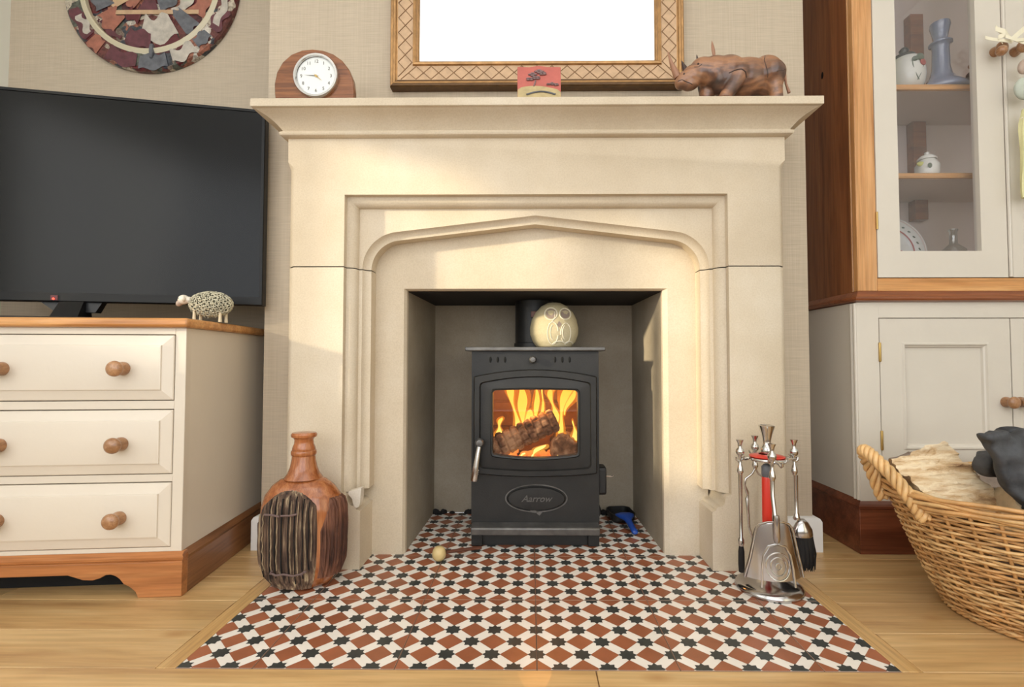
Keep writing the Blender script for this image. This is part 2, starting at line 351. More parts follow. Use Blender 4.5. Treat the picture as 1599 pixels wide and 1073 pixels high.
def remesh(mb, vox, smooth_it=6):
    me = bpy.data.meshes.new('tmp'); me.from_pydata(mb.v, [], mb.f); o = bpy.data.objects.new('tmp', me); COL.objects.link(o)
    bm = bmesh.new(); bm.from_mesh(me); bmesh.ops.remove_doubles(bm, verts=bm.verts, dist=1e-6); bmesh.ops.recalc_face_normals(bm, faces=bm.faces); bm.to_mesh(me); bm.free()
    r = o.modifiers.new('r', 'REMESH'); r.mode = 'VOXEL'; r.voxel_size = vox
    s = o.modifiers.new('s', 'SMOOTH'); s.factor = .5; s.iterations = smooth_it
    dg = bpy.context.evaluated_depsgraph_get(); e = bpy.data.meshes.new_from_object(o.evaluated_get(dg))
    out = MB(); out.add([v.co[:] for v in e.vertices], [tuple(p.vertices) for p in e.polygons])
    bpy.data.objects.remove(o); bpy.data.meshes.remove(e); return out
def text_mb(s, size, depth=.0006, shear=0.0, align='CENTER'):
    c = bpy.data.curves.new('t', 'FONT'); c.body = s; c.size = size; c.extrude = depth; c.shear = shear; c.align_x = align; c.align_y = 'CENTER'; c.resolution_u = 3
    o = bpy.data.objects.new('t', c); COL.objects.link(o); dg = bpy.context.evaluated_depsgraph_get(); e = bpy.data.meshes.new_from_object(o.evaluated_get(dg))
    out = MB(); out.add([v.co[:] for v in e.vertices], [tuple(p.vertices) for p in e.polygons])
    bpy.data.objects.remove(o); bpy.data.meshes.remove(e); bpy.data.curves.remove(c); return out
def merge(a, b):
    o = len(a.v); a.v += b.v
    for f, m in zip(b.f, b.mi): a.f.append(tuple(i+o for i in f)); a.mi.append(a.cur)
    return a
def copy_child(ch, parent):
    c = ch.copy(); COL.objects.link(c); c.parent = parent; return c
def lerp(a, b, t): return a+(b-a)*t

# ------------------------------------------------------------------ the room
CX = .0135                                   # centre line of the fireplace
FL = obj('floor', MB().box(-1.825, -2.45, -.05, 2.05, 1.75, -.013), 'grout', kind='structure')
def board(x0, x1, y0, y1):
    g = .0006
    b = obj('floorboard', MB().box(x0+g, y0+g, -.013, x1-g, y1-g, 0), 'oak', FL, bev=.0009, seg=1); return b
W = .1213; rows = [(.872+W*k, .872+W*(k+1)) for k in range(-3, 7)]
HX0, HX1, HY0 = -.646, .668, .872
rb = random.Random(5)
for a, b in rows:
    b = min(b, 1.75)
    if a >= 1.75: continue
    if a > HY0-.01: segs = [(-1.825, HX0), (HX1, 2.05)]
    else: segs = [(-1.825, 2.05)]
    for s0, s1 in segs:
        x = s0
        cuts = []
        if abs(a-(HY0-W)) < .01: cuts = [.112]
        else:
            t = s0+rb.uniform(.55, 1.3)
            while t < s1-.4: cuts.append(t); t += rb.uniform(.9, 1.5)
        for c in cuts+[s1]: board(x, c, a, b); x = c
for x0, x1, sgn in ((HX0, -.6115, -1), (.6325, HX1, 1)):
    pts = [(x0, HY0), (x1, HY0+.030), (x1, 1.40), (x0, 1.40)] if sgn < 0 else [(x0, HY0+.030), (x1, HY0), (x1, 1.40), (x0, 1.40)]
    pts = [(x0+.0006, HY0+.0006), (x1, HY0+.0006), (x1, 1.40), (x0+.0006, 1.40)] if sgn < 0 else [(x0, HY0+.0006), (x1-.0006, HY0+.0006), (x1-.0006, 1.40), (x0, 1.40)]
    obj('border_strip', MB().prism(pts, 2, -.013, .0004), 'oak_y', FL, bev=.001, seg=1)
obj('ceiling', MB().box(-1.915, -2.45, 2.42, 2.15, 1.95, 2.5), 'ceil', kind='structure')
# chimney breast with the fireplace hole, alcove walls, side walls, window wall
BL, BR, BY, AY = -.7605, .789, 1.42, 1.70
w = MB().box(BL, BY, 0, -.37, 1.95, 2.42).box(.40, BY, 0, BR, 1.95, 2.42).box(-.37, BY, .76, .40, 1.95, 2.42)
obj('wall_chimney', w, 'paper', kind='structure', smooth=0)
obj('wall_back', MB().box(-1.915, AY, 0, BL, 1.8, 2.42).box(BR, AY, 0, 2.15, 1.8, 2.42), 'paper', kind='structure', smooth=0)
WY0, WY1, WZ0, WZ1 = .28, 1.02, .765, 1.475    # the side window that lets the low sun in
w = MB().box(-1.915, -2.45, 0, -1.825, -1.0, 2.42).box(-1.915, -1.0, 0, -1.825, .05, .65).box(-1.915, -1.0, 1.8, -1.825, .05, 2.42).box(-1.915, .05, 0, -1.825, WY0, 2.42)
w.box(-1.915, WY1, 0, -1.825, 1.70, 2.42).box(-1.915, WY0, 0, -1.825, WY1, WZ0).box(-1.915, WY0, WZ1, -1.825, WY1, 2.42)
obj('wall_left', w, 'sidewall', kind='structure', smooth=0)
obj('wall_right', MB().box(2.05, -2.45, 0, 2.15, 1.70, 2.42), 'sidewall', kind='structure', smooth=0)
w = MB().box(-1.915, -2.55, 0, -1.8, -2.45, 2.42).box(1.7, -2.55, 0, 2.15, -2.45, 2.42).box(-1.8, -2.55, 0, 1.7, -2.45, .4).box(-1.8, -2.55, 2.3, 1.7, -2.45, 2.42)
obj('wall_front', w, 'sidewall', kind='structure', smooth=0)
wf = MB()
for y0, y1, z0, z1 in ((WY0, WY0+.02, WZ0, WZ1), (WY1-.02, WY1, WZ0, WZ1), (WY0, WY1, WZ0, WZ0+.02), (WY0, WY1, WZ1-.02, WZ1)): wf.box(-1.895, y0, z0, -1.855, y1, z1)
wf.box(-1.895, .425, WZ0, -1.855, .485, WZ1)
w1 = obj('window_1', wf, 'white', kind='structure')
obj('pane', MB().box(-1.877, WY0+.02, WZ0+.02, -1.873, WY1-.02, WZ1-.02), 'stoveglass' if 0 else 'glass', w1)
wf = MB()
for y0, y1, z0, z1 in ((-1.0, -.97, .65, 1.8), (.02, .05, .65, 1.8), (-.97, .02, .65, .68), (-.97, .02, 1.77, 1.8), (-.49, -.46, .68, 1.77)): wf.box(-1.895, y0, z0, -1.855, y1, z1)
obj('sun_blocker', MB().box(-2.7, -2.6, -.1, -2.6, -.2, 3.0), 'sidewall', kind='structure')  # unseen slab added outside to keep the sun out of the nearer left window
obj('window_3', wf, 'white', kind='structure')
L = []
for k in range(49):
    y = lerp(.70, 1.01, k/48); L.append([(-1.800+.008*sin(k*1.55), y, .62), (-1.800+.007*sin(k*1.55+.3), y, 1.56)])
nc = obj('sun_dimming_curtain', MB().loft(L, False), 'sun_dimming_voile'); tag(nc, 'unseen thin net curtain added to dim the sun over far side of the left window', 'curtain')  # out of view, added to weaken the sun on the left leg and chest
wf = MB()
for x in (-1.8, -.66, .5, 1.64): wf.box(x, -2.53, .4, x+.06, -2.47, 2.3)
wf.box(-1.8, -2.53, .4, 1.7, -2.47, .46).box(-1.8, -2.53, 2.24, 1.7, -2.47, 2.3)
obj('window_2', wf, 'white', kind='structure')
def skirting(name, x0, x1, side):
    prof = [(0, 0), (.018, 0), (.018, .082), (.014, .090), (.006, .094), (0, .094)]
    path = [(x1, BY), (x0, BY), (x0, AY)] if side < 0 else [(x0, BY), (x1, BY), (x1, AY)]
    L = []
    for i, (px, py) in enumerate(path):
        ring = []
        for d, z in prof:
            if i == 0: q = (px, py-d, z)
            elif i == 1: q = (px+side*d, py-d, z)
            else: q = (px+side*d, py, z)
            ring.append(q)
        L.append(ring)
    obj(name, MB().loft(L, True, True, True), 'white', kind='structure')
skirting('baseboard_left', BL, -.635, -1); skirting('baseboard_right', .662, BR, 1)
# firebox
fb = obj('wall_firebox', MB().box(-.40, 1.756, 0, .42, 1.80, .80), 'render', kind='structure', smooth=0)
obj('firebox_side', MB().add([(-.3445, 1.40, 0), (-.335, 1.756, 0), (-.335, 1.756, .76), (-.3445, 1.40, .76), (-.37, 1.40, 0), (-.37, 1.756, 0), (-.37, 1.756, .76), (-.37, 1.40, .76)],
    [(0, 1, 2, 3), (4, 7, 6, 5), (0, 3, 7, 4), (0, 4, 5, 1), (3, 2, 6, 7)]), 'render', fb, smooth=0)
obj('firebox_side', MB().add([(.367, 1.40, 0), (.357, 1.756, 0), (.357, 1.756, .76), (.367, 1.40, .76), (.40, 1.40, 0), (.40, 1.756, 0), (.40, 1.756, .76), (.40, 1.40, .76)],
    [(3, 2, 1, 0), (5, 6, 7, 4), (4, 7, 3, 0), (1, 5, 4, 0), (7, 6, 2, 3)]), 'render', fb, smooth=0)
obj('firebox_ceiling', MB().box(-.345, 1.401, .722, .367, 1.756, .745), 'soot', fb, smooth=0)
r = MB(); rr = random.Random(3)                     # crumbled soot along the back edge
for i in range(60):
    x = rr.uniform(-.33, .35); r.ball((x, 1.750-rr.random()*.012, .004), (rr.uniform(.006, .016), .006, rr.uniform(.004, .014)), 6, 4)
obj('soot_crumb', r, 'soot', fb, kind='stuff')

# ------------------------------------------------------------------ patterned cement tile hearth
H = thing('hearth', 'hearth of patterned terracotta, ivory and charcoal cement tiles in front of fireplace', 'hearth', (0, 1.1, 0))
PP = .0817; XS, YS = .0115, .8765; T3 = 3*PP; SQ = (PP/sqrt(2)-.0210)/sqrt(2)
def clip(poly, x0, x1, y0, y1):
    for ax, lim, sg in ((0, x0, 1), (0, x1, -1), (1, y0, 1), (1, y1, -1)):
        out = []
        for i in range(len(poly)):
            a, b = poly[i-1], poly[i]; da = sg*(a[ax]-lim); db = sg*(b[ax]-lim)
            if da >= 0 and db >= 0: out.append(b)
            elif da >= 0 or db >= 0:
                t = da/(da-db); q = (a[0]+(b[0]-a[0])*t, a[1]+(b[1]-a[1])*t)
                out.append(q)
                if db >= 0: out.append(b)
        poly = out
        if len(poly) < 3: return []
    return poly
def star(cx, cy):
    R1, R2 = .0172, .0122
    return [(cx+(R1 if k % 2 == 0 else R2)*cos(pi*k/8), cy+(R1 if k % 2 == 0 else R2)*sin(pi*k/8)) for k in range(16)]
def tile(x0, x1, y0, y1):
    m = MB(); g = .00045; x0 += g; x1 -= g; y0 += g; y1 -= g; e = .0006
    m.cur = 3; m.loft([[(x0, y0, -.012), (x1, y0, -.012), (x1, y1, -.012), (x0, y1, -.012)], [(x0, y0, -e), (x1, y0, -e), (x1, y1, -e), (x0, y1, -e)], [(x0+e, y0+e, 0), (x1-e, y0+e, 0), (x1-e, y1-e, 0), (x0+e, y1-e, 0)]], True)
    m.cur = 0; m.poly([(x0+e, y0+e, 0), (x1-e, y0+e, 0), (x1-e, y1-e, 0), (x0+e, y1-e, 0)])
    X0, X1, Y0, Y1 = x0+e, x1-e, y0+e, y1-e
    i0, i1 = int((x0-XS)/PP)-2, int((x1-XS)/PP)+2; j0, j1 = int((y0-YS)/PP)-2, int((y1-YS)/PP)+2
    for i in range(i0, i1+1):
        for j in range(j0, j1+1):
            for h in (0, .5):
                cx, cy = XS+(i+h)*PP, YS+(j+h)*PP
                m.cur = 1; p = clip([(cx-SQ, cy), (cx, cy-SQ), (cx+SQ, cy), (cx, cy+SQ)], X0, X1, Y0, Y1)
                if p: m.poly([(a, b, .00015) for a, b in p])
                m.cur = 2; sx, sy = (XS+(i+.5)*PP, YS+j*PP) if h == 0 else (XS+i*PP, YS+(j+.5)*PP)
                if X0 < sx-.02 and sx+.02 < X1 and Y0 < sy-.02 and sy+.02 < Y1: m.poly([(a, b, .0003) for a, b in star(sx, sy)])
                else:
                    S = star(sx, sy)
                    for k in range(16):
                        p = clip([(sx, sy), S[k], S[(k+1) % 16]], X0, X1, Y0, Y1)
                        if p: m.poly([(a, b, .0003) for a, b in p])
    m.v = [(a, b-1.1, c) for a, b, c in m.v]
    me = mesh(m, 'tile', ['tile_w', 'tile_b', 'tile_k', 'tile_edge'], 0); o = bpy.data.objects.new('tile', me); COL.objects.link(o); o.parent = H
for r in range(0, 4):
    y0, y1 = YS+T3*r, YS+T3*(r+1); y0 = .8724 if r == 0 else y0; y1 = min(y1, 1.755)
    if y1-y0 < .003: continue
    lx0, lx1 = (-.611, .632) if r < 2 else (-.47, .495) if r == 2 else (-.345, .367)
    for k in range(-3, 3):
        x0, x1 = XS+T3*k, XS+T3*(k+1); x0 = max(x0, lx0); x1 = min(x1, lx1)
        if x1-x0 > .004: tile(x0, x1, y0, y1)

# ------------------------------------------------------------------ limestone fire surround
FS = thing('fire_surround', 'carved limestone fire surround with flat pointed arch around the black stove', 'fireplace', (CX, 1.35, 0))
FY, SY, SLY = 1.277, 1.319, 1.376            # face, spandrel and slip planes
ZJ = .772
def arch(d, dz=0.0, n=14, zb=ZJ):              # half of the pointed arch, left foot to apex, moved inward by d
    a, r, al = .4605, .1, radians(6.75); cx, cz = -a+r, .772
    P = [(-(a-d), zb)] if zb < cz-1e-6 else []
    for i in range(n+1):
        t = lerp(pi, pi/2+al, i/n); P.append((cx+(r-d)*cos(t), cz+(r-d)*sin(t)))
    x, z = P[-1]; P.append((0, z+math.tan(al)*(-x)))
    return P
def full(P): return P+[(-x, z) for x, z in reversed(P[:-1])]
def rect(d): return [(-.4945+d, ZJ), (-.4945+d, .9585-d), (.4945-d, .9585-d), (.4945-d, ZJ)]
def at(P, y): return [(CX+x, y, z) for x, z in P]
ROLL = [(0, FY), (.001, FY+.016), (.0025, FY+.017)]+[(.0035+.022*sin(t*pi/2/6), FY+.017+.025*(1-cos(t*pi/2/6))) for t in range(0, 7)]
HOLL = [(.0, SY), (.003, SY+.008), (.009, SY+.014), (.0155, SY+.0165), (.0190, SY+.017), (.0190, 1.40)]
h = MB()
OX, OT, CH = .643, 1.106, .018
out = [(-OX+CH, ZJ), (-OX+CH, 1.028), (-OX, 1.045), (-OX, OT), (OX, OT), (OX, 1.045), (OX-CH, 1.028), (OX-CH, ZJ)]
h.poly(at(out+[(x, z) for x, z in reversed(rect(0))], FY))
for s in (-1, 1):
    f = lambda x, y, z: (CX+s*x, y, z)
    h.quad(f(OX-CH, FY, ZJ), f(OX-CH, FY, 1.028), f(OX, FY+CH, 1.028), f(OX, FY+CH, ZJ)); h.poly([f(OX-CH, FY, 1.028), f(OX, FY, 1.045), f(OX, FY+CH, 1.028)])
    h.poly([f(OX, FY+CH, ZJ), f(OX, FY+CH, 1.028), f(OX, FY, 1.045), f(OX, FY, OT), f(OX, BY, OT), f(OX, BY, ZJ)])
h.loft([at(rect(d), y) for d, y in ROLL], False)
h.poly(at(rect(ROLL[-1][0]), SY)+[p for p in reversed(at(full(arch(0)), SY))])
h.loft([at(full(arch(d)), y) for d, y in HOLL], False)
obj('header', h, 'stone', FS, smooth=50, world=True)
def jamb(s):
    zt, zb, q = ZJ-.0022, .190, .0016
    m = MB()
    for sec, z0 in (([(OX, BY), (OX, FY+CH), (OX-CH, FY), (.4945, FY), (.4945, 1.40)], .0004), ([(.4940, 1.40), (.4940, FY+.0165)]+[(.4945-d, y) for d, y in ROLL[2:]]+[(.4605-d, y) for d, y in HOLL], zb)):
        top = [(x, y+q if y < 1.39 else y) for x, y in sec]
        m.loft([[(CX+s*x, y, z0) for x, y in sec], [(CX+s*x, y, zt-q) for x, y in sec], [(CX+s*x, y, zt) for x, y in top]], False)
        m.poly([(CX+s*x, y, zt) for x, y in top])
    pf = [(.4945, .0), (.4945, .19)]                                    # pedestal with its ogee stop
    pf += [(.4945-.016*sin(t*pi/2/5), .19-.012*(1-cos(t*pi/2/5))) for t in range(1, 6)]
    pf += [(.4785-.010*(1-cos(t*pi/2/5)), .178-.018*sin(t*pi/2/5)) for t in range(1, 6)]
    pf += [(.4685-.014*sin(t*pi/2/4), .160-.010*(1-cos(t*pi/2/4))) for t in range(1, 5)]
    pf += [(.4455, .146), (.4455, .0)]
    m.prism([(CX+s*x, z+.0004) for x, z in pf], 1, FY, 1.40)
    obj('jamb', m, 'stone', FS, smooth=50, world=True)
for s in (-1, 1): jamb(s)
m = MB()                                                                        # the flat slips inside the arch
for s in (-1, 1): pass
IX0, IX1, IZ = -.3435-CX, .3665-CX, .7237
o_ = [(-.47, 0.0004), (-.47, .93), (.47, .93), (.47, 0.0004)]; i_ = [(IX0-.006, 0.0004), (IX0-.006, IZ+.004), (IX1+.012, IZ+.004), (IX1+.012, 0.0004)]; j_ = [(IX0, 0.0004), (IX0, IZ), (IX1, IZ), (IX1, 0.0004)]
m.loft([at(o_, SLY), at(i_, SLY)], False); m.loft([at(i_, SLY), at(j_, SLY+.010), at(j_, 1.402)], False); m.loft([at(j_, 1.402), at(o_, 1.402)], False); m.loft([at(o_, 1.402), at(o_, SLY)], False)
obj('slip', m, 'stone', FS, smooth=0, world=True)
prof = [(0, 1.1055), (.010, 1.107), (.0155, 1.110), (.017, 1.114), (.0155, 1.118), (.011, 1.1205), (.010, 1.1225)]
prof += [(.010+.047*t/8-.0035*sin(pi*t/8), 1.1225+.035*t/8+.0035*sin(pi*t/8)) for t in range(1, 9)]
prof += [(.058, 1.158), (.064, 1.1595), (.065, 1.1605), (.065, 1.1785), (.064, 1.1795)]
L = []
for d, z in prof: L.append([(CX-OX-d, BY, z), (CX-OX-d, FY-d, z), (CX+OX+d, FY-d, z), (CX+OX+d, BY, z)])
m = MB().loft(L, False); m.poly(L[-1]); m.poly(L[0])
obj('mantel_shelf', m, 'stone', FS, smooth=30, world=True)
MT = 1.1795
pp = [(-.462, .196), (-.4285, .2055), (-.4315, .168), (-.4345, .158), (-.441, .155), (-.448, .160), (-.452, .178), (-.462, .190)]
obj('repair_patch', MB().prism(pp, 1, 1.274, 1.30), 'patch', FS, smooth=0, world=True, bev=.001, label='pale mortar repair on left jamb moulding')

# ------------------------------------------------------------------ wood burning stove
ST = thing('wood_stove', 'black steel wood burning stove with lit glass door inside the fireplace', 'stove', (.014, 1.43, 0))
def rr_loop(hw, ztc, ztm, zbc, zbm, r, y, n=10, m=14):      # rounded rectangle with bowed top and bottom, centred on x=0
    P = []
    def edge(x0, x1, f):
        for i in range(1, m): x = lerp(x0, x1, i/m); P.append((x, f(x)))
    ft = lambda x: ztm-(ztm-ztc)*(x/hw)**2; fbm = lambda x: zbm+(zbc-zbm)*(x/hw)**2
    def corner(cx, cz, a0):
        for i in range(n+1): t = a0+pi/2*i/n; P.append((cx+r*cos(t), cz+r*sin(t)))
    corner(hw-r, ft(hw-r)-r, 0); edge(hw-r, -(hw-r), ft); corner(-(hw-r), ft(hw-r)-r, pi/2)
    corner(-(hw-r), fbm(hw-r)+r, pi); edge(-(hw-r), hw-r, fbm); corner(hw-r, fbm(hw-r)+r, 1.5*pi)
    return [(x, y, z) for x, z in P]
m = MB()                                                    # hollow body: sides, back, top, floor of the fire chamber, front plate round the door
m.box(-.182, .012, .012, -.165, .29, .556).box(.165, .012, .012, .182, .29, .556).box(-.165, .27, .012, .165, .29, .556).box(-.165, .012, .535, .165, .27, .556)
m.box(-.165, .020, .19, .165, .27, .215)
obj('body', m, 'iron', ST, bev=.002)
m = MB()
o1 = rr_loop(.182, .5555, .5555, .0655, .0655, .003, .005); o2 = [(x, .012, z) for x, y, z in o1]
g1 = rr_loop(.158, .47, .485, .23, .222, .02, .005); g2 = [(x, .03, z) for x, y, z in g1]
m.loft([o2, o1, g1, g2])
obj('front_plate', m, 'iron', ST)
for s in (-1, 1): obj('leg', MB().box(s*.182 if s < 0 else .150, .008, .0004, -.150 if s < 0 else .182, .05, .066), 'iron', ST, bev=.002)
for s in (-1, 1): obj('leg', MB().box(s*.182 if s < 0 else .150, .24, .0004, -.150 if s < 0 else .182, .29, .013), 'iron', ST)
obj('base_panel', MB().box(-.150, .020, .0004, .150, .034, .066), 'iron', ST)
obj('top_plate', MB().box(-.2005, -.012, .556, .2, .30, .5675), 'iron_lt', ST, bev=.003, seg=3)
lp = MB().prism([(-.030, .044), (-.033, .062), (-.030, .066), (.006, .070), (.006, .042)], 0, -.179, .179)
obj('ash_lip', lp, 'iron_lt', ST, bev=.003, label='worn grey ash lip')
sl = []
for x in (-.1288, -.1075, -.0865, -.0230, -.0015): pass
for x in (-.1285, -.106, -.084, -.018, .0, .0): pass
for x in (-.129, -.1085, -.0865, .075-.022, .075, .124-.028+.001): pass
for x in (-.128, -.1075, -.0865, .0425+.0, .066, .089): pass
for x in (-.128, -.1065, -.0855, -.0225+.0, ): pass
SLX = (-.1290, -.1078, -.0868, -.0225, -.0010, .0205)
SLX = (-.1285, -.1075, -.0865, .0788-.022, .0998-.022, .1205-.022)
for x in SLX: obj('air_slot', MB().ball((x+.0, .005, .531), (.0036, .0026, .0088), 10, 8), 'dark', ST)
obj('air_knob', MB().lathe([(.0, -.020), (.007, -.019), (.0105, -.014), (.0105, -.009), (.006, -.004), (.004, .006)], (-.0065, 0, .531), 20, 1), 'iron_lt', ST)
# door: rim ridge, recessed field, inner frame, opening
m = MB()
D = [rr_loop(.1745, .4835, .5035, .2095, .2005, .006, .004), rr_loop(.1745, .4835, .5035, .2095, .2005, .006, -.009), rr_loop(.1715, .481, .5005, .2125, .2035, .006, -.0135), rr_loop(.158, .4655, .484, .2255, .217, .012, -.0135),
     rr_loop(.155, .4625, .481, .2285, .220, .012, -.007), rr_loop(.1265, .4485, .4515, .257, .247, .012, -.009), rr_loop(.1245, .4465, .449, .2595, .2495, .011, -.012), rr_loop(.1205, .444, .446, .2635, .2535, .010, -.011), rr_loop(.1195, .443, .445, .2645, .2545, .010, .008)]
dr = obj('door', m.loft(D), 'iron', ST)
obj('door_glass', MB().loft([rr_loop(.1205, .444, .446, .2635, .2535, .010, .001), rr_loop(.1205, .444, .446, .2635, .2535, .010, .005)], True, True, True), 'stoveglass', dr)
hd = MB().lathe([(.0, -.034), (.009, -.032), (.0125, -.026), (.0125, -.018), (.006, -.012), (.005, .004)], (-.156, 0, .298), 20, 1)
hd = obj('door_latch', hd, 'iron_lt', dr)
m = MB(); pth = [(-.157, -.027, .288), (-.1605, -.029, .27), (-.1655, -.032, .235), (-.170, -.034, .200), (-.1705, -.034, .195)]
m.tube(pth, [.0062, .0068, .0085, .0102, .0092], 10)
for k in range(6): m.tube([(-.1655-.0008*k-.0085, -.032-.0003*k, .225-.005*k), (-.1655-.0008*k+.0085, -.032-.0003*k, .2235-.005*k)], .0016, 6)
obj('handle', m, 'chrome', dr, label='bright coiled steel door handle')
# oval maker plate with embossed script
def oval(a, b, y, n=48): return [(.003+a*cos(2*pi*i/n), y, .137+b*sin(2*pi*i/n)) for i in range(n)]
m = MB().loft([oval(.089, .040, .005), oval(.0885, .0395, .0035), oval(.086, .037, .0035), oval(.0845, .0355, .005)])
for pp_ in ([(-.018, .099), (.0, .096), (.0, .103), (-.017, .106)], [(.0, .096), (.009, .089), (.017, .098), (.009, .101)]): m.prism([(x+.003, z) for x, z in pp_], 1, .0015, .006)
obj('plate_rim', m, 'iron_lt', ST)
nb = obj('name_plate', MB().loft([oval(.083, .034, .006), oval(.083, .034, .002), oval(.079, .031, -.002), oval(.04, .015, -.003)], True, False, True), 'iron', ST)
t = text_mb('Aarrow', .0265, .0007, .35); t.xf(Matrix.Translation((.003, -.0032, .137)) @ Matrix.Rotation(pi/2, 4, 'X') @ Matrix.Scale(1.0, 4))
obj('embossed_lettering', t, 'iron_lt', nb, smooth=0)
ct = obj('side_control', MB().prism([(.030, .140), (.075, .140), (.082, .148), (.082, .212), (.075, .220), (.030, .220), (.024, .212), (.024, .148)], 0, .1825, .206), 'blk', ST, bev=.004, seg=3)
m = MB().tube([(.206, .045, .1905), (.222, .045, .190), (.228, .044, .193)], .0022, 6); obj('control_lever', m, 'chrome', ct)
obj('hinge_foot', MB().ball((.187, .10, .075), (.013, .02, .022), 12, 8), 'iron', ST)
m = MB().lathe([(.063, .5675), (.066, .569), (.066, .584), (.062, .586), (.062, .72)], (-.001, .20, 0), 32); obj('flue_pipe', m, 'iron', ST)
obj('flue_plate', MB().box(-.012, .128, .664, .024, .1385, .683), 'copper', ST, bev=.001)
# fire inside
obj_l = MB().box(-.150, .262, .216, .150, .269, .53); 
fbk = obj('fire_brick', obj_l, 'brick', ST)
for k in range(3): obj('fire_brick', MB().box(-.150, .255, .225+.085*k, .150, .262, .303+.085*k), 'brick', ST, bev=.002)
for s in (-1, 1): obj('fire_brick', MB().box(min(s*.150, s*.164), .02, .216, max(s*.150, s*.164), .262, .53), 'brick', ST)
def log(p0, p1, r, seed=0, n=22, m=22, blocks=False):
    a, b = Vector(p0), Vector(p1); ax = (b-a).normalized(); u = ax.orthogonal().normalized(); w_ = ax.cross(u); L = []
    for j in range(m+1):
        c = a.lerp(b, j/m); ring = []
        for i in range(n):
            t = 2*pi*i/n; e = noise.noise(Vector((cos(t)*1.6+seed, sin(t)*1.6, j*.35)))*.10
            if blocks: e += (-.13 if (j % 5 == 0) else 0)+(-.10 if (i+(j//5)*2) % 4 == 0 else 0)+.07*noise.noise(Vector((i//4*3.7+seed, j//5*2.3, .5)))
            elif j % 5 == 0: e -= .03
            if j in (0, m): e -= .08
            ring.append(tuple(c+(u*cos(t)+w_*sin(t))*r*(1+e)))
        L.append(ring)
    return MB().loft(L, True, True, True)
fx = .014; fy = 1.43
lg = obj('burning_log', log((fx-.128, fy+.062, .265), (fx+.062, fy+.085, .352), .036, seed=1, n=36, m=45, blocks=True), 'char', smooth=20); tag(lg, 'long charred log slanting across the fire in the stove', 'log')
lg = obj('burning_log', log((fx+.088, fy+.045, .262), (fx+.090, fy+.17, .268), .042, seed=4, n=36, m=30, blocks=True), 'char', smooth=20); tag(lg, 'short charred log lying end-on at the right of the fire', 'log')
e = MB(); re_ = random.Random(11)
for i in range(70):
    x = re_.uniform(-.12, .05 if i % 2 else .12); e.ball((fx+x, fy+re_.uniform(.035, .16), .216+re_.uniform(.004, .03)), (re_.uniform(.009, .02), re_.uniform(.008, .016), re_.uniform(.006, .015)), 7, 5)
eo = obj('ember_bed', e, 'ember', kind='stuff'); tag(eo, 'bed of glowing red embers beneath the burning logs', 'embers')
def flame(mb, x, y, z, h, w_, lean, tw, seed=0):
    L = []; n = 12; m = 16
    for j in range(m+1):
        t = j/m; r = w_*(.75+.5*sin(t*6.5+seed))*(.4+1.3*t)*(1-t)**.6 if t > .12 else w_*(.75+.5*sin(t*6.5+seed))*(.34+1.55*t); r = max(r, .0004)
        cx = x+lean*t**1.5+tw*sin(t*5+seed)*t; cy = y+.012*sin(t*4+seed*2)*t; zz = z+h*t
        L.append([(cx+r*cos(2*pi*i/n), cy+.5*r*sin(2*pi*i/n), zz) for i in range(n)])
    mb.loft(L, True, True, True)
fi = MB(); fo = MB()
FLM = [(-.112, .10, .295, .060, .015, .014, .006, 1), (-.050, .125, .30, .185, .020, -.034, .012, 2), (-.030, .11, .305, .165, .017, -.030, .016, 4), (-.024, .15, .315, .06, .022, .006, .004, 3), (.004, .145, .33, .14, .010, -.004, .010, 5), (.022, .16, .35, .11, .007, .012, .010, 7),
       (.078, .10, .300, .185, .021, .038, .016, 2.5), (.066, .14, .335, .105, .018, -.016, .010, 1.2), (.092, .13, .36, .10, .022, .030, .006, 4.4), (.050, .15, .40, .06, .010, .010, .006, 3.4), (.116, .07, .275, .075, .011, .004, .008, 6), (.066, .05, .243, .022, .012, .002, .001, 2), (-.010, .045, .243, .040, .015, .040, .002, 3), (-.050, .04, .238, .022, .012, .02, .001, 1)]
for x, y, z, hh, ww, le, tw, sd_ in FLM:
    flame(fi, fx+x, fy+y, z, hh, ww*1.0, le, tw, sd_); flame(fo, fx+x, fy+y, z-.004, hh*1.15, ww*1.9, le*1.1, tw*1.1, sd_)
fm = thing('fire', 'bright yellow flames rising around the logs behind the stove glass', 'fire', (fx, fy+.1, .3)); fm['kind'] = 'stuff'
obj('flame_core', fi, 'flame', fm, smooth=180, world=True, kind='stuff'); obj('flame_mantle', fo, 'flame_out', fm, smooth=180, world=True, kind='stuff')
pl_ = bpy.data.lights.new('fire_glow', 'POINT'); pl_.energy = 2.4; pl_.color = (1, .42, .10); pl_.shadow_soft_size = .05
po = bpy.data.objects.new('fire_glow', pl_); COL.objects.link(po); po.location = (fx, fy+.10, .40)

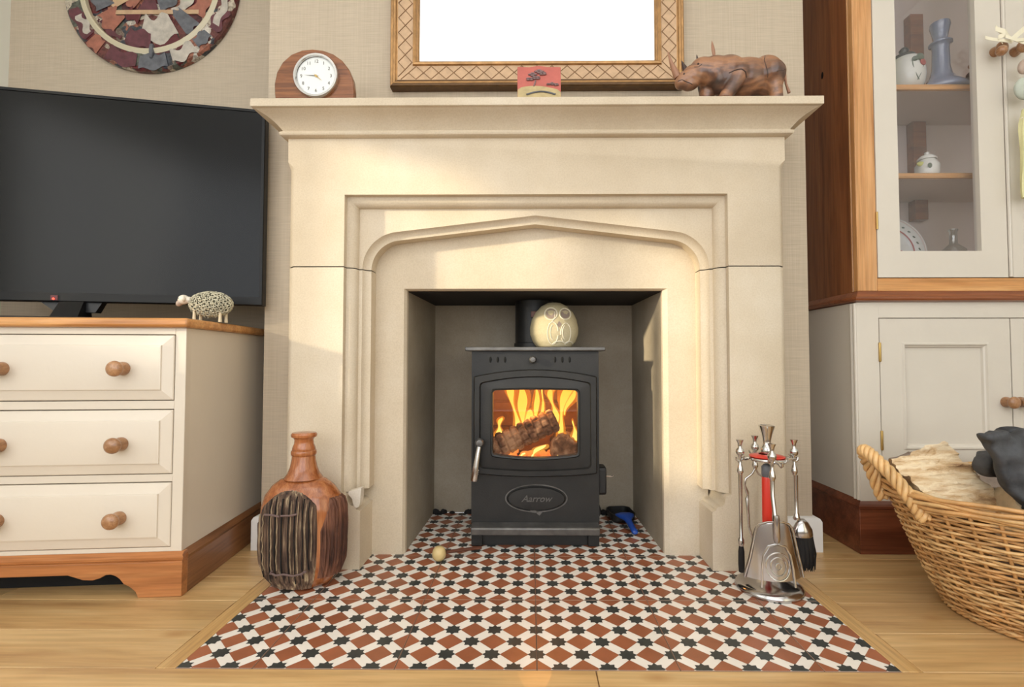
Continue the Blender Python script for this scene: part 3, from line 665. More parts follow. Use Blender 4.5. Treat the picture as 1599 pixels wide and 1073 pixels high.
# ------------------------------------------------------------------ on the stove: carved owl
OW = thing('stone_owl', 'egg shaped pale stone owl with carved eyes on the stove top', 'ornament', (.0735, 1.535, .5677))
op = [(0, 0), (.046, 0), (.055, .004), (.0655, .018), (.0735, .040), (.0745, .060), (.069, .086), (.058, .108), (.040, .127), (.020, .1375), (0, .140)]
fine = []
for a, b in zip(op, op[1:]):
    for k in range(3): fine.append((lerp(a[0], b[0], k/3), lerp(a[1], b[1], k/3)))
fine.append(op[-1])
obj('body', MB().lathe(fine, (0, 0, 0), 40, sx=1, sy=.85), 'owl', OW, smooth=60)
def owl_r(z):
    for (r0, z0), (r1, z1) in zip(op[1:], op[2:]):
        if z0 <= z <= z1: return lerp(r0, r1, (z-z0)/max(1e-6, z1-z0))
    return .01
def on_owl(x, z, e=.0): r = owl_r(z); q = max(.0, 1-(x/r)**2) if r > 0 else 0; return (x, -.85*r*sqrt(q)-e, z)
for s, x0 in ((-1, -.012), (1, .031)):
    sc_ = .0145 if s < 0 else .0135
    m = MB(); m.poly([on_owl(x0+sc_*cos(t*pi/10), .1005+sc_*1.08*sin(t*pi/10), .0012) for t in range(20)]); 
    ey = obj('eye', m, 'owleye', OW)
    m = MB().tube([on_owl(x0+1.28*sc_*cos(t*pi/14), .1005+1.3*sc_*sin(t*pi/14), .0004) for t in range(28)], .0016, 6, True); obj('eye_ring', m, 'owlcut', ey)
obj('beak', MB().poly([on_owl(x, z, .0014) for x, z in ((.0115, .078), (.019, .068), (.0115, .058), (.006, .068))]), 'owleye', OW)
def curve_on(pts, name='carved_line'):
    obj(name, MB().tube([on_owl(x, z, .0003) for x, z in pts], .0013, 6), 'owlcut', OW)
def ell(cx, cz, a, b, t0, t1, n=20): return [(cx+a*cos(lerp(t0, t1, i/n)), cz+b*sin(lerp(t0, t1, i/n))) for i in range(n+1)]
curve_on(ell(-.007, .042, .016, .033, .2, 6.1)); curve_on(ell(.032, .042, .015, .030, -2.6, 3.3)); curve_on(ell(.012, .006, .020, .012, .2, 2.9)); curve_on(ell(.043, .006, .014, .012, .2, 2.9)); curve_on(ell(-.006, .044, .008, .022, 1.8, 4.6)); curve_on(ell(.030, .044, .008, .020, 1.8, 4.6)); curve_on(ell(-.03, .10, .03, .034, -1.2, .2))

# ------------------------------------------------------------------ chest of drawers (turned 5 degrees)
CH_ = thing('chest_of_drawers', 'cream painted chest of drawers with pine top and bracket feet under the television', 'chest', (-.782, 1.1305, 0), radians(5))
CW, CDp = .95, .42
m = MB().box(-CW+.006, .0300, .098, -.006, CDp, .604)
for x0, x1 in ((-CW+.006, -CW+.029), (-.504, -.487), (-.029, -.006)): m.box(x0, .008, .098, x1, .030, .604)
for z0, z1 in ((.098, .108), (.2545, .2715), (.4185, .4375), (.5885, .604)):
    for x0, x1 in ((-CW+.029, -.504), (-.487, -.029)): m.box(x0, .008, z0, x1, .030, z1)
obj('carcass', m, 'cream', CH_, bev=.0012)
m = MB().box(-CW-.006, -.008, .604, .006, CDp+.005, .6255); obj('top', m, 'pine', CH_, bev=.007, seg=4)
KN = [(0, .0), (.0150, 0), (.0154, -.004), (.0146, -.009), (.0122, -.0135), (.0118, -.0175)]+[(.0176*sin(t), -.0275+.0105*cos(t)) for t in [.79+k*(pi-.79)/9 for k in range(10)]]
def knob(parent, x, y, z, s=1.0): return obj('knob', MB().lathe([(r*s, h*s) for r, h in KN], (x, y, z), 24, 1), 'knob', parent, smooth=60)
for z0, z1 in ((.4395, .5865), (.2735, .4165), (.110, .2525)):
    for x1, x0 in ((-.0305, -.4855), (-.5055, -CW+.0305)):
        R = lambda d, v: [(x0+d, v, z0+d), (x1-d, v, z0+d), (x1-d, v, z1-d), (x0+d, v, z1-d)]
        m = MB().loft([R(0, .030), R(0, .0065), R(.0015, .005), R(.0225, -.0005), R(.0235, -.0035), R(.0265, -.0045)], True, False, True)
        d = obj('drawer', m, 'cream', CH_, smooth=20)
        for kx in ((x1-.1015), (x0+.1015)): knob(d, kx, -.0045, (z0+z1)/2-.002)
U = lambda px: (px-284)*.001462
Z_ = lambda py: .53-(py-562.4)*.001455
cut = [(U(221), .0004), (U(217), Z_(917)), (U(208), Z_(909)), (U(200), Z_(905)), (U(194), Z_(897)), (U(188), Z_(892.5)), (U(181), Z_(890)), (U(174), Z_(890.5)), (U(166), Z_(895)), (U(155), Z_(898)), (U(141), Z_(897)), (U(130), Z_(893)), (U(120), Z_(889.5))]
left = [(-CW-x, z) for x, z in reversed(cut)]
m = MB().prism([(0, .0004)]+cut+left+[(-CW, .0004), (-CW, .078), (0, .078)], 1, 0, .022)
obj('plinth_front', m, 'plinth', CH_, smooth=20, bev=.0012)
m = MB()
pr = [(0, .078), (.0, .080), (-.004, .084), (-.005, .089), (.0005, .093), (.008, .0985), (.02, .0985), (.02, .078)]
m.loft([[(-CW-v*0+min(0, v)*1, v, z) for v, z in pr], [(0-min(0, v)*1, v, z) for v, z in pr]], True, True, True)
obj('plinth_moulding', m, 'plinth', CH_, smooth=30)
for x0, x1 in ((-.022, 0), (-CW, -CW+.022)):
    obj('plinth_side', MB().box(x0, .022, .0004, x1, CDp, .078), 'plinth_y', CH_, bev=.0012)
    obj('plinth_side', MB().prism([(x0 if x0 < -.5 else 0, .078), (x0 if x0 < -.5 else .004, .086), (x0 if x0 < -.5 else 0, .093), (x1-.006 if x1 > -.1 else x1, .0985), (x0+.002, .0985), (x0+.002, .078)], 1, .02, CDp), 'plinth_y', CH_, smooth=30)
obj('under_chest_shade', MB().box(-CW+.03, .075, .0004, -.03, .085, .0975), 'dark', CH_)  # black board added as the deep shade under the chest
obj('back_board', MB().box(-CW+.03, CDp-.012, .0004, -.03, CDp, .09), 'plinth_y', CH_)

# ------------------------------------------------------------------ television
TA = atan2(.205, .979)
TV = thing('television', 'large black flat screen television standing on the cream chest of drawers', 'television', (-1.197, 1.277, .6262), TA)
Rt = lambda d, y: [(-.465+d, y, .055+d), (.465-d, y, .055+d), (.465-d, y, .605-d), (-.465+d, y, .605-d)]
Rs = lambda d, y: [(-.456+d, y, .078+d), (.456-d, y, .078+d), (.456-d, y, .597-d), (-.456+d, y, .597-d)]
obj('bezel', MB().loft([Rt(.01, .034), Rt(0, .03), Rt(0, .002), Rt(.002, 0), Rs(0, 0), Rs(0, .003)], True, True, False), 'tvframe', TV, smooth=20)
obj('screen', MB().loft([Rs(0, .004), Rs(0, .0025)], True, True, True), 'tv', TV, smooth=0)
obj('stand_base', MB().box(-.30, -.085, 0, .30, .115, .010), 'blk', TV, bev=.003)
obj('stand_neck', MB().loft([[(-.022, -.03, .010), (.040, -.03, .010), (.040, .03, .010), (-.022, .03, .010)], [(-.018, .004, .06), (.036, .004, .06), (.036, .028, .06), (-.018, .028, .06)]], True, True, True), 'tvframe', TV)
obj('neck_collar', MB().loft([[(-.07, .01, .058), (.075, .01, .058), (.075, .03, .058), (-.07, .03, .058)], [(-.03, .006, .028), (.06, .006, .028), (.06, .03, .028), (-.03, .03, .028)]], True, True, True), 'blk', TV)
obj('standby_light', MB().lathe([(0, -.003), (.0025, -.003), (.003, .002)], (-.03, 0, .0615), 12, 1), 'led', TV)
obj('sensor_window', MB().box(-.037, -.0012, .058, -.021, .001, .0705), 'maroon', TV)
obj('cable', MB().tube([(-.056, .02, .056), (-.048, .02, .046), (-.034, .018, .032), (-.026, .012, .02)], .002, 6), 'blk', TV)

# ------------------------------------------------------------------ sheep ornament
SH = thing('sheep_ornament', 'small grey woolly sheep ornament with white head on corner of chest top', 'ornament', (-.822, 1.262, .6262), radians(6))
m = MB().ball((.008, 0, .046), (.050, .026, .030), 20, 14); obj('body', m, 'woolin', SH, smooth=180)
m = MB(); rs_ = random.Random(21); GA = pi*(3-sqrt(5))
for i in range(230):
    y = 1-2*(i+.5)/230; r = sqrt(1-y*y); t = GA*i; nrm = Vector((r*cos(t), r*sin(t), y)); p = Vector((.008+.050*nrm.x, .026*nrm.y, .046+.030*nrm.z))
    if nrm.x < -.93: continue
    nn = Vector((nrm.x/.05, nrm.y/.026, nrm.z/.03)).normalized(); a = nn.orthogonal().normalized(); b = nn.cross(a); R0 = rs_.uniform(.0034, .005); ph = rs_.uniform(0, 6)
    m.tube([p+nn*(.0012+.0008*k/5)+(a*cos(ph+k*1.1)+b*sin(ph+k*1.1))*R0 for k in range(6)], .0016, 4, cap=False)
    if nrm.z < -.35 and i % 2: m.tube([p, p+Vector((rs_.uniform(-.002, .002), 0, -rs_.uniform(.004, .008)))], .0008, 4)
obj('wool', m, 'wool', SH, kind='stuff')
m = MB().ball((-.058, 0, .057), (.0135, .012, .0125), 16, 10).ball((-.046, 0, .056), (.012, .010, .009), 14, 8); obj('head', remesh(m, .0015), 'sheephead', SH, smooth=180)
m = MB().ball((-.067, 0, .049), (.0075, .0085, .0105), 14, 9, Matrix.Rotation(.65, 3, 'Y')); obj('muzzle', m, 'sheepmuz', SH, smooth=180)
for s in (-1, 1): obj('eye', MB().ball((-.0655, s*.008, .0595), .0022, 8, 6), 'ink', SH)
for s in (-1, 1): obj('ear', MB().ball((-.051, s*.013, .058), (.004, .006, .007), 10, 7), 'sheephead', SH, smooth=180)
for x in (-.026, .036):
    for s in (-1, 1): obj('leg', MB().lathe([(.0042, .0), (.0036, .01), (.0032, .03)], (x+.004*(s > 0), s*.011, 0), 10), 'sheepleg', SH)

# ------------------------------------------------------------------ round wall plate
WP = thing('wall_plate', 'large round collage decorated wall plate hung above the television', 'wall plate', (-1.319, 1.699, 1.833))
PR = .306
m = MB().lathe([(.0, -.004), (.226, -.006), (.228, -.010)], (0, 0, 0), 96, 1, cap=False); obj('centre_disc', m, 'collage', WP)
m = MB().lathe([(.247, -.022), (.30, -.020), (.3055, -.014), (.306, -.001)], (0, 0, 0), 96, 1, cap=False); obj('rim', m, 'collage', WP)
m = MB().lathe([(.228, -.010), (.229, -.024), (.233, -.027), (.239, -.026), (.2445, -.0225), (.247, -.022)], (0, 0, 0), 96, 1, cap=False); obj('raised_ring', m, 'platerim', WP)
obj('back', MB().lathe([(.0, -.001), (.302, -.001), (.3045, -.006)], (0, 0, 0), 64, 1, cap=False), 'maroon', WP)
def shape(pts, mt, off=.0008, face=0):
    b = MB(); n = len(pts); 
    b.poly([(x, -(.0222 if (x*x+z*z) > .2385**2 else .0065)-off, z) for x, z in pts]); obj('painted_figure', b, mt, WP, smooth=0)
def polar(r, a): return (r*sin(radians(a)), -r*cos(radians(a)))
pk = [0]
def patchring(r0, r1, a0, a1, mt, w_=.0):
    pk[0] += 1
    pts = [polar(r0+w_*sin(k*.8+a1), lerp(a0, a1, k/10)) for k in range(11)]+[polar(r1-w_*sin(k*.9+a0), lerp(a1, a0, k/10)) for k in range(11)]
    b = MB(); n = 11
    for k in range(10):
        q = [pts[k], pts[k+1], pts[20-k-1+1-0] if False else pts[21-k-1], pts[21-k]]
        b.poly([(x, (-.0226 if r0 > .24 else -.0072)-.00012*pk[0], z) for x, z in q])
    obj('painted_figure', b, mt, WP, smooth=0)
patchring(.255, .292, -72, -48, 'cplum', .006); patchring(.252, .276, -66, -50, 'cwhite', .008); patchring(.250, .300, -46, -36, 'corange', .004)
patchring(.252, .300, -30, -8, 'cplum', .006); patchring(.250, .302, -6, 14, 'cslate', .006); patchring(.252, .296, 18, 36, 'cwhite', .009); patchring(.25, .29, 38, 50, 'cslate', .005); patchring(.255, .298, 54, 70, 'cplum', .008); patchring(.262, .286, 58, 78, 'cwhite', .005)
for r0_, r1_, a0_, a1_, m_ in ((.05, .105, -80, -40, 'corange'), (.02, .10, 20, 75, 'cslate'), (.11, .15, 40, 80, 'cwhite'), (.10, .15, -85, -60, 'giltpale'), (.15, .215, -88, -66, 'cslate'), (.16, .215, 58, 86, 'corange'), (.03, .095, -30, 15, 'cplum'), (.19, .222, 4, 28, 'maroon'), (.20, .222, -56, -30, 'cplum'), (.10, .14, -45, -20, 'maroon')): patchring(r0_, r1_, a0_, a1_, m_, .007)
patchring(.110, .20, -12, 30, 'cwhite', .012); patchring(.16, .222, -26, 0, 'cplum', .008); patchring(.15, .215, -62, -40, 'corange', .010); patchring(.12, .215, 36, 52, 'cslate', .008)
for k in range(0): shape([(x+.012*cos(t*pi/4), -.135+.02*((k*7) % 3-1)-.03*(k % 2)+.006*sin(t*pi/4)) for x in (-.01+.022*k,) for t in range(8)], 'ink' if k % 2 else 'cplum', .0016)
m = MB().box(-.155, -.0095, -.098, .165, -.006, -.083); obj('painted_beam', m, 'giltpale', WP)
m = MB().tube([(.012, -.020, -.215), (.016, -.0265, -.232), (.018, -.0275, -.246), (.014, -.0235, -.262)], [.006, .007, .008, .005], 8); obj('painted_figure', m, 'cslate', WP)

# ------------------------------------------------------------------ mirror in gilt frame
MR = thing('wall_mirror', 'large mirror in a gilt lattice patterned frame above the mantel', 'mirror', (.019, 1.418, 1.68))
MX0, MX1, MZ0, MZ1 = -.4175, .4175, -.374, .46
FP = [(.0, .0), (.0, -.026), (.003, -.030), (.008, -.030), (.010, -.027), (.0125, -.0295), (.0155, -.0295), (.018, -.026), (.021, -.0255)]
PANEL = [(.021, -.0255), (.063, -.0225)]
LIP = [(.063, -.0225), (.065, -.028), (.070, -.029), (.074, -.026), (.0755, -.020), (.0775, -.0195), (.080, -.016), (.0815, -.011)]
def side(prof, k):
    L = []
    for d, y in prof:
        c = [(MX0+d, y, MZ0+d), (MX1-d, y, MZ0+d), (MX1-d, y, MZ1-d), (MX0+d, y, MZ1-d)]; L.append([c[k], c[(k+1) % 4]])
    return MB().loft(L, False)
for k in range(4):
    fr = obj('frame_rail', side(FP, k), ['giltdk' if k == 0 else 'gilt'], MR, smooth=30)
    obj('lattice_panel', side(PANEL, k), 'giltpale', fr, smooth=0); obj('inner_lip', side(LIP, k), 'gilt', fr, smooth=30)
    obj('bead_moulding', side([(.0085, -.0305), (.0105, -.0315), (.0125, -.0312), (.0150, -.0295)], k), 'gilt', fr, smooth=30)
    g = MB(); Ln = (MX1-MX0) if k in (0, 2) else (MZ1-MZ0); st = .0215; nb_ = int((Ln-.06)/(2*st)); e0 = (Ln-nb_*2*st)/2
    def tp(u, d):
        y = -.0258+.003*(d-.021)/.042-.0004
        return [(MX0+u, y, MZ0+d), (MX1-d, y, MZ0+u), (MX1-u, y, MZ1-d), (MX0+d, y, MZ1-u)][k]
    for i in range(-1, nb_+1):
        u = e0+i*2*st
        for u0, u1 in ((u, u+2*st), (u+2*st, u)):
            pts = [(lerp(u0, u1, t/6), lerp(.0225, .0615, t/6)) for t in range(7)]
            pts = [(a, d) for a, d in pts if d <= a <= Ln-d]
            if len(pts) > 1: g.tube([tp(a, d) for a, d in pts], .0011, 4, cap=False)
    obj('lattice', g, 'groove', fr, smooth=0)
obj('glass', MB().box(MX0+.079, -.0125, MZ0+.079, MX1-.079, -.008, MZ1-.079), 'mirror', MR, smooth=0)

# ------------------------------------------------------------------ mantel ornaments
CK = thing('mantel_clock', 'brown wooden mantel clock with round silver dial at left end of mantel', 'clock', (-.545, 1.25, MT+.0004))
o_ = [(-.0985, 0), (-.1025, .025), (-.1035, .050), (-.098, .080), (-.084, .106), (-.062, .126), (-.035, .137), (-.008, .1395), (.020, .136), (.046, .126), (.068, .110), (.085, .088), (.096, .060), (.099, .030), (.0985, 0)]
obj('case', MB().prism(o_[:-1]+[(.0985, 0)], 1, -.012, .008), 'clockwood', CK, smooth=45, bev=.003, seg=3)
cz = .0665
obj('bezel', MB().lathe([(.0, -.012), (.0575, -.012), (.0575, -.020), (.055, -.0245), (.0505, -.0245), (.0485, -.020)], (.005, 0, cz), 48, 1, cap=False), 'chrome', CK)
dl = obj('dial', MB().lathe([(0, -.0175), (.049, -.0175), (.049, -.014)], (.005, 0, cz), 40, 1), 'dial', CK)
nm = MB()
for k in range(1, 13):
    t = text_mb(str(k), .0115, .0002); a = pi/2-k*pi/6; t.xf(Matrix.Translation((.005+.0375*cos(a), -.0180, cz+.0375*sin(a))) @ Matrix.Rotation(pi/2, 4, 'X')); merge(nm, t)
obj('numerals', nm, 'ink', dl, smooth=0)
def hand(a, l, w_): return MB().add([(.005+w_*cos(a+pi/2), -.0188, cz+w_*sin(a+pi/2)), (.005+l*cos(a), -.0188, cz+l*sin(a)), (.005+w_*cos(a-pi/2), -.0188, cz+w_*sin(a-pi/2)), (.005-.008*cos(a), -.0188, cz-.008*sin(a))], [(0, 1, 2, 3)])
obj('hand', hand(radians(175), .031, .0014), 'ink', dl); obj('hand', hand(radians(-40), .021, .0016), 'brass', dl)
obj('hand_boss', MB().lathe([(0, -.020), (.003, -.0195), (.003, -.0175)], (.005, 0, cz), 14, 1), 'brass', dl)
# red plaque
RP = thing('red_plaque', 'small red plaque with grey flower relief standing at middle of mantel', 'plaque', (.0225, 1.226, MT+.0004)); RP.rotation_euler = (radians(-5), 0, 0); RP.scale = (.90, 1, .563)
o_ = [(-.0605, 0), (-.0605, .157), (-.052, .1575), (-.043, .156), (-.028, .1555), (-.018, .158), (-.008, .1612), (.001, .162), (.010, .160), (.022, .156), (.036, .1555), (.050, .156), (.0605, .155), (.0605, 0)]
obj('panel', MB().prism(o_, 1, 0, .014), 'cardred', RP, smooth=30, bev=.001)
obj('gold_hill', MB().prism([(-.0598, .0), (-.0598, .046)]+[(lerp(-.0598, .0598, t/12), .046+.018*sin(pi*(.15+t/12*.9))) for t in range(1, 12)]+[(.0598, .034), (.0598, 0)], 1, -.0012, .0), 'cardgold', RP, smooth=30)
obj('blue_arc', MB().tube([(lerp(-.035, .045, t/10), -.001, .022+.014*sin(pi*t/10)) for t in range(11)], .004, 6), 'cslate', RP)
for cx_, cz_, r_ in ((-.018, .118, .012), (.0, .132, .013), (-.026, .096, .011), (-.008, .102, .012), (.010, .122, .011), (.036, .073, .009), (.047, .069, .008), (.026, .071, .006)):
    m = MB()
    for k in range(4): a = k*pi/2+cx_*90; m.ball((cx_+r_*.55*cos(a), -.0015, cz_+r_*.45*sin(a)), (r_*.55, .003, r_*.36), 9, 6)
    obj('flower', m, 'cardgrey', RP, smooth=180)
obj('stem', MB().tube([(-.010, -.001, .09), (-.012, -.0015, .075), (-.015, -.001, .062)], .0022, 6), 'cardgrey', RP)
# rhino
RH = thing('rhino_carving', 'carved wooden rhinoceros walking left on right end of mantel', 'carving', (.514, 1.257, MT+.0004))
rx = lambda px: (px-1145)/621; rz_ = lambda py: (159.5-py)/621
def bl(mb, px, py, ax, az, ay, y=0, rot=0.0): mb.ball((rx(px), y, rz_(py)), (ax/621, ay/621, az/621), 20, 14, Matrix.Rotation(rot, 3, 'Y'))
m = MB()
bl(m, 1140, 114, 31, 33, 27); bl(m, 1168, 117, 42, 31, 29); bl(m, 1199, 115, 28, 33, 27); bl(m, 1120, 106, 27, 25, 21); bl(m, 1101, 104, 23, 21, 17.5); bl(m, 1085, 112, 20, 17, 15, 0, -.4); bl(m, 1073, 118, 15, 14, 12.5, 0, -.4); bl(m, 1064, 123, 9, 11, 10.5); bl(m, 1080, 126, 15, 9.5, 11, 0, -.3)
def leg(pts, y):
    P = [(rx(a), y/621, rz_(b)) for a, b, r in pts]; m.tube(P, [r/621 for a, b, r in pts], 14); m.ball(P[0], pts[0][2]/621, 12, 8)
leg([(1150, 118, 16), (1143, 134, 12.5), (1133, 148, 10), (1128, 154, 9.5), (1127, 159.5, 10.5)], -17); leg([(1112, 120, 15), (1111, 138, 11), (1110, 150, 9), (1109, 159.5, 10)], 16)
leg([(1208, 116, 20), (1214, 132, 13), (1219, 147, 9), (1221, 153, 9), (1221, 159.5, 10)], 16); leg([(1202, 118, 20), (1204, 135, 13), (1207, 149, 10), (1207, 159.5, 10.5)], -16)
m = remesh(m, .0026, 6); obj('body', m, 'rhino', RH, smooth=180)
from mathutils.bvhtree import BVHTree
RT = BVHTree.FromPolygons([Vector(v) for v in m.v], m.f)
def drape(pts, off=-.0002):
    out = []
    for px, py in pts:
        h = RT.ray_cast(Vector((rx(px), -1, rz_(py))), Vector((0, 1, 0)))[0]
        if h is not None: out.append((h.x, h.y-off, h.z))
    return out
def spl(pts, n=5): return [(lerp(a[0], b[0], k/n), lerp(a[1], b[1], k/n)) for a, b in zip(pts, pts[1:]) for k in range(n)]+[pts[-1]]
obj('horn', MB().tube([(rx(1060), 0, rz_(115)), (rx(1056), 0, rz_(105)), (rx(1050), 0, rz_(91)), (rx(1044.5), 0, rz_(73))], [.0098, .0082, .0048, .0008], 12), 'horn', RH, smooth=60)
obj('horn', MB().tube([(rx(1074), 0, rz_(106)), (rx(1070), 0, rz_(97)), (rx(1066.5), 0, rz_(87.5))], [.0095, .0055, .0008], 12), 'darkwood', RH, smooth=60)
for px, py, tx, ty, y, mt in ((1116, 90, 1112, 60, -.012, 'horn'), (1092, 93, 1089.5, 79, -.004, 'darkwood')):
    m = MB(); L = []
    for j in range(7):
        t = j/6; w_ = (.0085 if mt == 'horn' else .005)*(sin(pi*min(1, t*.8+.15)))*(1 if t < 1 else .3); c = Vector((lerp(rx(px), rx(tx), t), y, lerp(rz_(py), rz_(ty), t)))
        L.append([tuple(c+Vector((w_*.55*cos(a), w_*.35*sin(a), 0))) for a in [k*pi/4 for k in range(8)]])
    obj('ear', m.loft(L, True, True, True), mt, RH, smooth=60)
obj('eye', MB().ball(drape([(1088, 101)])[0], .0026, 10, 7), 'darkwood', RH)
obj('nostril', MB().ball(drape([(1067, 115)])[0], (.0024, .0018, .003), 8, 6), 'darkwood', RH)
obj('mouth_line', MB().tube(drape(spl([(1058, 125), (1064, 124), (1071, 127), (1080, 131)])), .0011, 6), 'darkwood', RH)
for pts, w_ in (([(1131, 122), (1138, 120), (1147, 120), (1154, 124), (1157, 130)], .0015), ([(1192, 88), (1187, 100), (1187, 115), (1190, 130)], .0009), ([(1215, 120), (1208, 124), (1200, 125)], .0010), ([(1082, 106), (1088, 106), (1093, 103)], .0010)):
    obj('skin_fold', MB().tube(drape(spl(pts)), w_, 8), 'darkwood', RH)
obj('tail', MB().tube([(rx(1221), 0, rz_(100)), (rx(1228), -.004, rz_(112)), (rx(1229), -.006, rz_(128)), (rx(1233), -.008, rz_(143))], [.005, .004, .0028, .004], 8), 'horn', RH, smooth=60)

# ------------------------------------------------------------------ base cabinet and glazed display cabinet on it
BC = thing('base_cabinet', 'cream painted base cabinet with dark wooden plinth behind the log basket', 'cabinet', (1.33, 1.54, 0))
def wb(name, m, mt, par, **k): return obj(name, m, mt, par, world=True, **k)
X0, X1, F_ = .906, 1.757, 1.3925
m = MB().box(X0, F_+.02, .14, X1, 1.695, .69)
for a, b, c, d in ((X0, .9665, .14, .69), (1.695, X1, .14, .69)): m.box(a, F_, c, b, F_+.02, d)
for c, d in ((.14, .154), (.647, .69)): m.box(.9665, F_, c, 1.695, F_+.02, d)
wb('carcass', m, 'cream2', BC, bev=.001)
for y in (F_+.006, F_+.020): wb('corner_bead', MB().tube([(X0-.0005, y, .145), (X0-.0005, y, .688)], .0045, 8), 'cream2', BC)
def panel_door(x0, x1, kx):
    z0, z1 = .156, .645
    R = lambda a, b, c, d, y: [(a, y, c), (b, y, c), (b, y, d), (a, y, d)]
    p0, p1, q0, q1 = x0+.059, x1-.059, z0+.127, z1-.066
    I = lambda d, y: R(p0+d, p1-d, q0+d, q1-d, y)
    m = MB().loft([R(x0, x1, z0, z1, F_+.02), R(x0, x1, z0, z1, F_-.0005), I(0, F_-.0005), I(.003, F_-.004), I(.0065, F_-.004), I(.009, F_+.001), I(.013, F_+.003), I(.015, F_+.009)], True, False, True)
    d = wb('door', m, 'cream2', BC, smooth=25)
    wb('knob', MB().lathe([(r*.94, h*.94) for r, h in KN], (kx, F_-.0005, .4146), 24, 1), 'knob', d, smooth=60)
    hx = x0-.001 if kx > (x0+x1)/2 else x1+.001
    for hz in (.552, .309): wb('hinge', MB().lathe([(.0028, hz-.0265), (.0034, hz-.024), (.0034, hz+.024), (.0028, hz+.0265)], (hx, F_-.002, 0), 10), 'brass', d)
panel_door(.9685, 1.3265, 1.3085); panel_door(1.3295, 1.693, 1.3475)
wb('plinth', MB().box(.9005, 1.3875, .0004, X1+.006, 1.68, .122), 'mahog', BC, bev=.001)
pm = [(.0, .122), (-.0035, .124), (-.0045, .130), (-.002, .135), (.003, .139), (.006, .1455)]
m = MB().loft([[(.9005+o, 1.685, z), (.9005+o, 1.3875+o, z), (X1+.006-o, 1.3875+o, z), (X1+.006-o, 1.685, z)] for o, z in pm], False); m.poly([(.9065, 1.685, .1455), (.9065, 1.3935, .1455), (X1, 1.3935, .1455), (X1, 1.685, .1455)])
wb('plinth_moulding', m, 'mahog', BC, smooth=30)
HC = thing('display_cabinet', 'tall pine display cabinet with cream glazed doors standing on the base cabinet', 'cabinet', (1.33, 1.54, .69))
um = [(.004, .6905), (-.008, .694), (-.011, .699), (-.010, .704), (-.004, .708), (.0, .714), (.005, .7215)]
m = MB().loft([[(.906+o, 1.694, z), (.906+o, 1.3865+o, z), (X1-o, 1.3865+o, z), (X1-o, 1.694, z)] for o, z in um], False); m.poly([(.911, 1.694, .7215), (.911, 1.3915, .7215), (X1-.005, 1.3915, .7215), (X1-.005, 1.694, .7215)]); m.poly([(.91, 1.694, .6905), (.91, 1.3905, .6905), (X1-.004, 1.3905, .6905), (X1-.004, 1.694, .6905)])
wb('waist_moulding', m, 'pine_mould', HC, smooth=30)
HT = 2.15
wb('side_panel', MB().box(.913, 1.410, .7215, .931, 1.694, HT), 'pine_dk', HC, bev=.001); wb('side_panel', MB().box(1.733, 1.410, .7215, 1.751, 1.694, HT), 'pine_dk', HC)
wb('knot', MB().lathe([(0, -.0004), (.0075, -.0004), (.0095, .0006)], (.9130, 1.541, 1.419), 18, 0, sx=.75, sy=1.35), 'dark', HC, label='dark oval knot')
wb('stile', MB().box(.9105, 1.390, .7215, .9655, 1.410, HT), 'pine_z', HC, bev=.002); wb('stile', MB().box(1.699, 1.390, .7215, 1.753, 1.410, HT), 'pine_z', HC)
wb('edge_bead', MB().tube([(.9118, 1.4125, .7225), (.9118, 1.4125, HT)], .0032, 8), 'pine_z', HC)
wb('bottom_rail', MB().box(.9655, 1.390, .7215, 1.699, 1.410, .7575), 'pine', HC, bev=.001)
wb('top_board', MB().box(.905, 1.380, HT, 1.758, 1.694, HT+.03), 'pine', HC)
wb('back_panel', MB().box(.931, 1.68, .7215, 1.733, 1.692, HT), 'inner', HC); wb('cabinet_floor', MB().box(.931, 1.411, .74, 1.733, 1.68, .772), 'pine', HC)
S1, S2 = 1.3405, 1.0770
for z in (S1, S2):
    sh = wb('shelf', MB().box(.932, 1.464, z-.0155, 1.732, 1.679, z), 'inner', HC, bev=.001); wb('shelf_edging', MB().box(.932, 1.452, z-.0155, 1.732, 1.464, z), 'pine', sh, bev=.002)
def glass_door(x0, x1, kx):
    z0, z1 = .7595, 2.13; a, b, c, d_ = x0+.0625, x1-.0715, .833, 2.04
    if kx < (x0+x1)/2: a, b = x0+.0715, x1-.0625
    R = lambda a, b, c, d, y: [(a, y, c), (b, y, c), (b, y, d), (a, y, d)]
    m = MB().loft([R(x0, x1, z0, z1, 1.409), R(x0, x1, z0, z1, 1.3885), R(a, b, c, d_, 1.3885), R(a+.001, b-.001, c+.001, d_-.001, 1.409), R(x0, x1, z0, z1, 1.409)], True)
    d = wb('door', m, 'cream2', HC, smooth=20)
    wb('pane', MB().box(a, 1.400, c, b, 1.403, d_), 'glass', d, smooth=0)
    wb('knob', MB().lathe([(r*.9, h*.9) for r, h in KN], (kx, 1.3885, 1.3945), 24, 1), 'knob', d, smooth=60)
    hx = x0-.001 if kx > (x0+x1)/2 else x1+.001
    for hz in (.918, 1.95): wb('hinge', MB().lathe([(.003, hz-.0245), (.003, hz+.0245)], (hx, 1.387, 0), 10), 'brass', d)
    return d
d1 = glass_door(.9665, 1.3250, 1.3045); d2 = glass_door(1.3390, 1.6980, 1.3600)
wb('meeting_bead', MB().tube([(1.332, 1.3885, .7605), (1.332, 1.3885, 2.13)], .0048, 8), 'cream2', HC)
m = MB().box(1.272, 1.648, 1.0, 1.317, 1.679, S2-.016).box(1.272, 1.648, S2, 1.317, 1.679, S1-.016); m.prism([(1.272, S1), (1.317, S1), (1.317, 1.705), (1.31, 1.712), (1.272, 1.66)], 1, 1.648, 1.679)
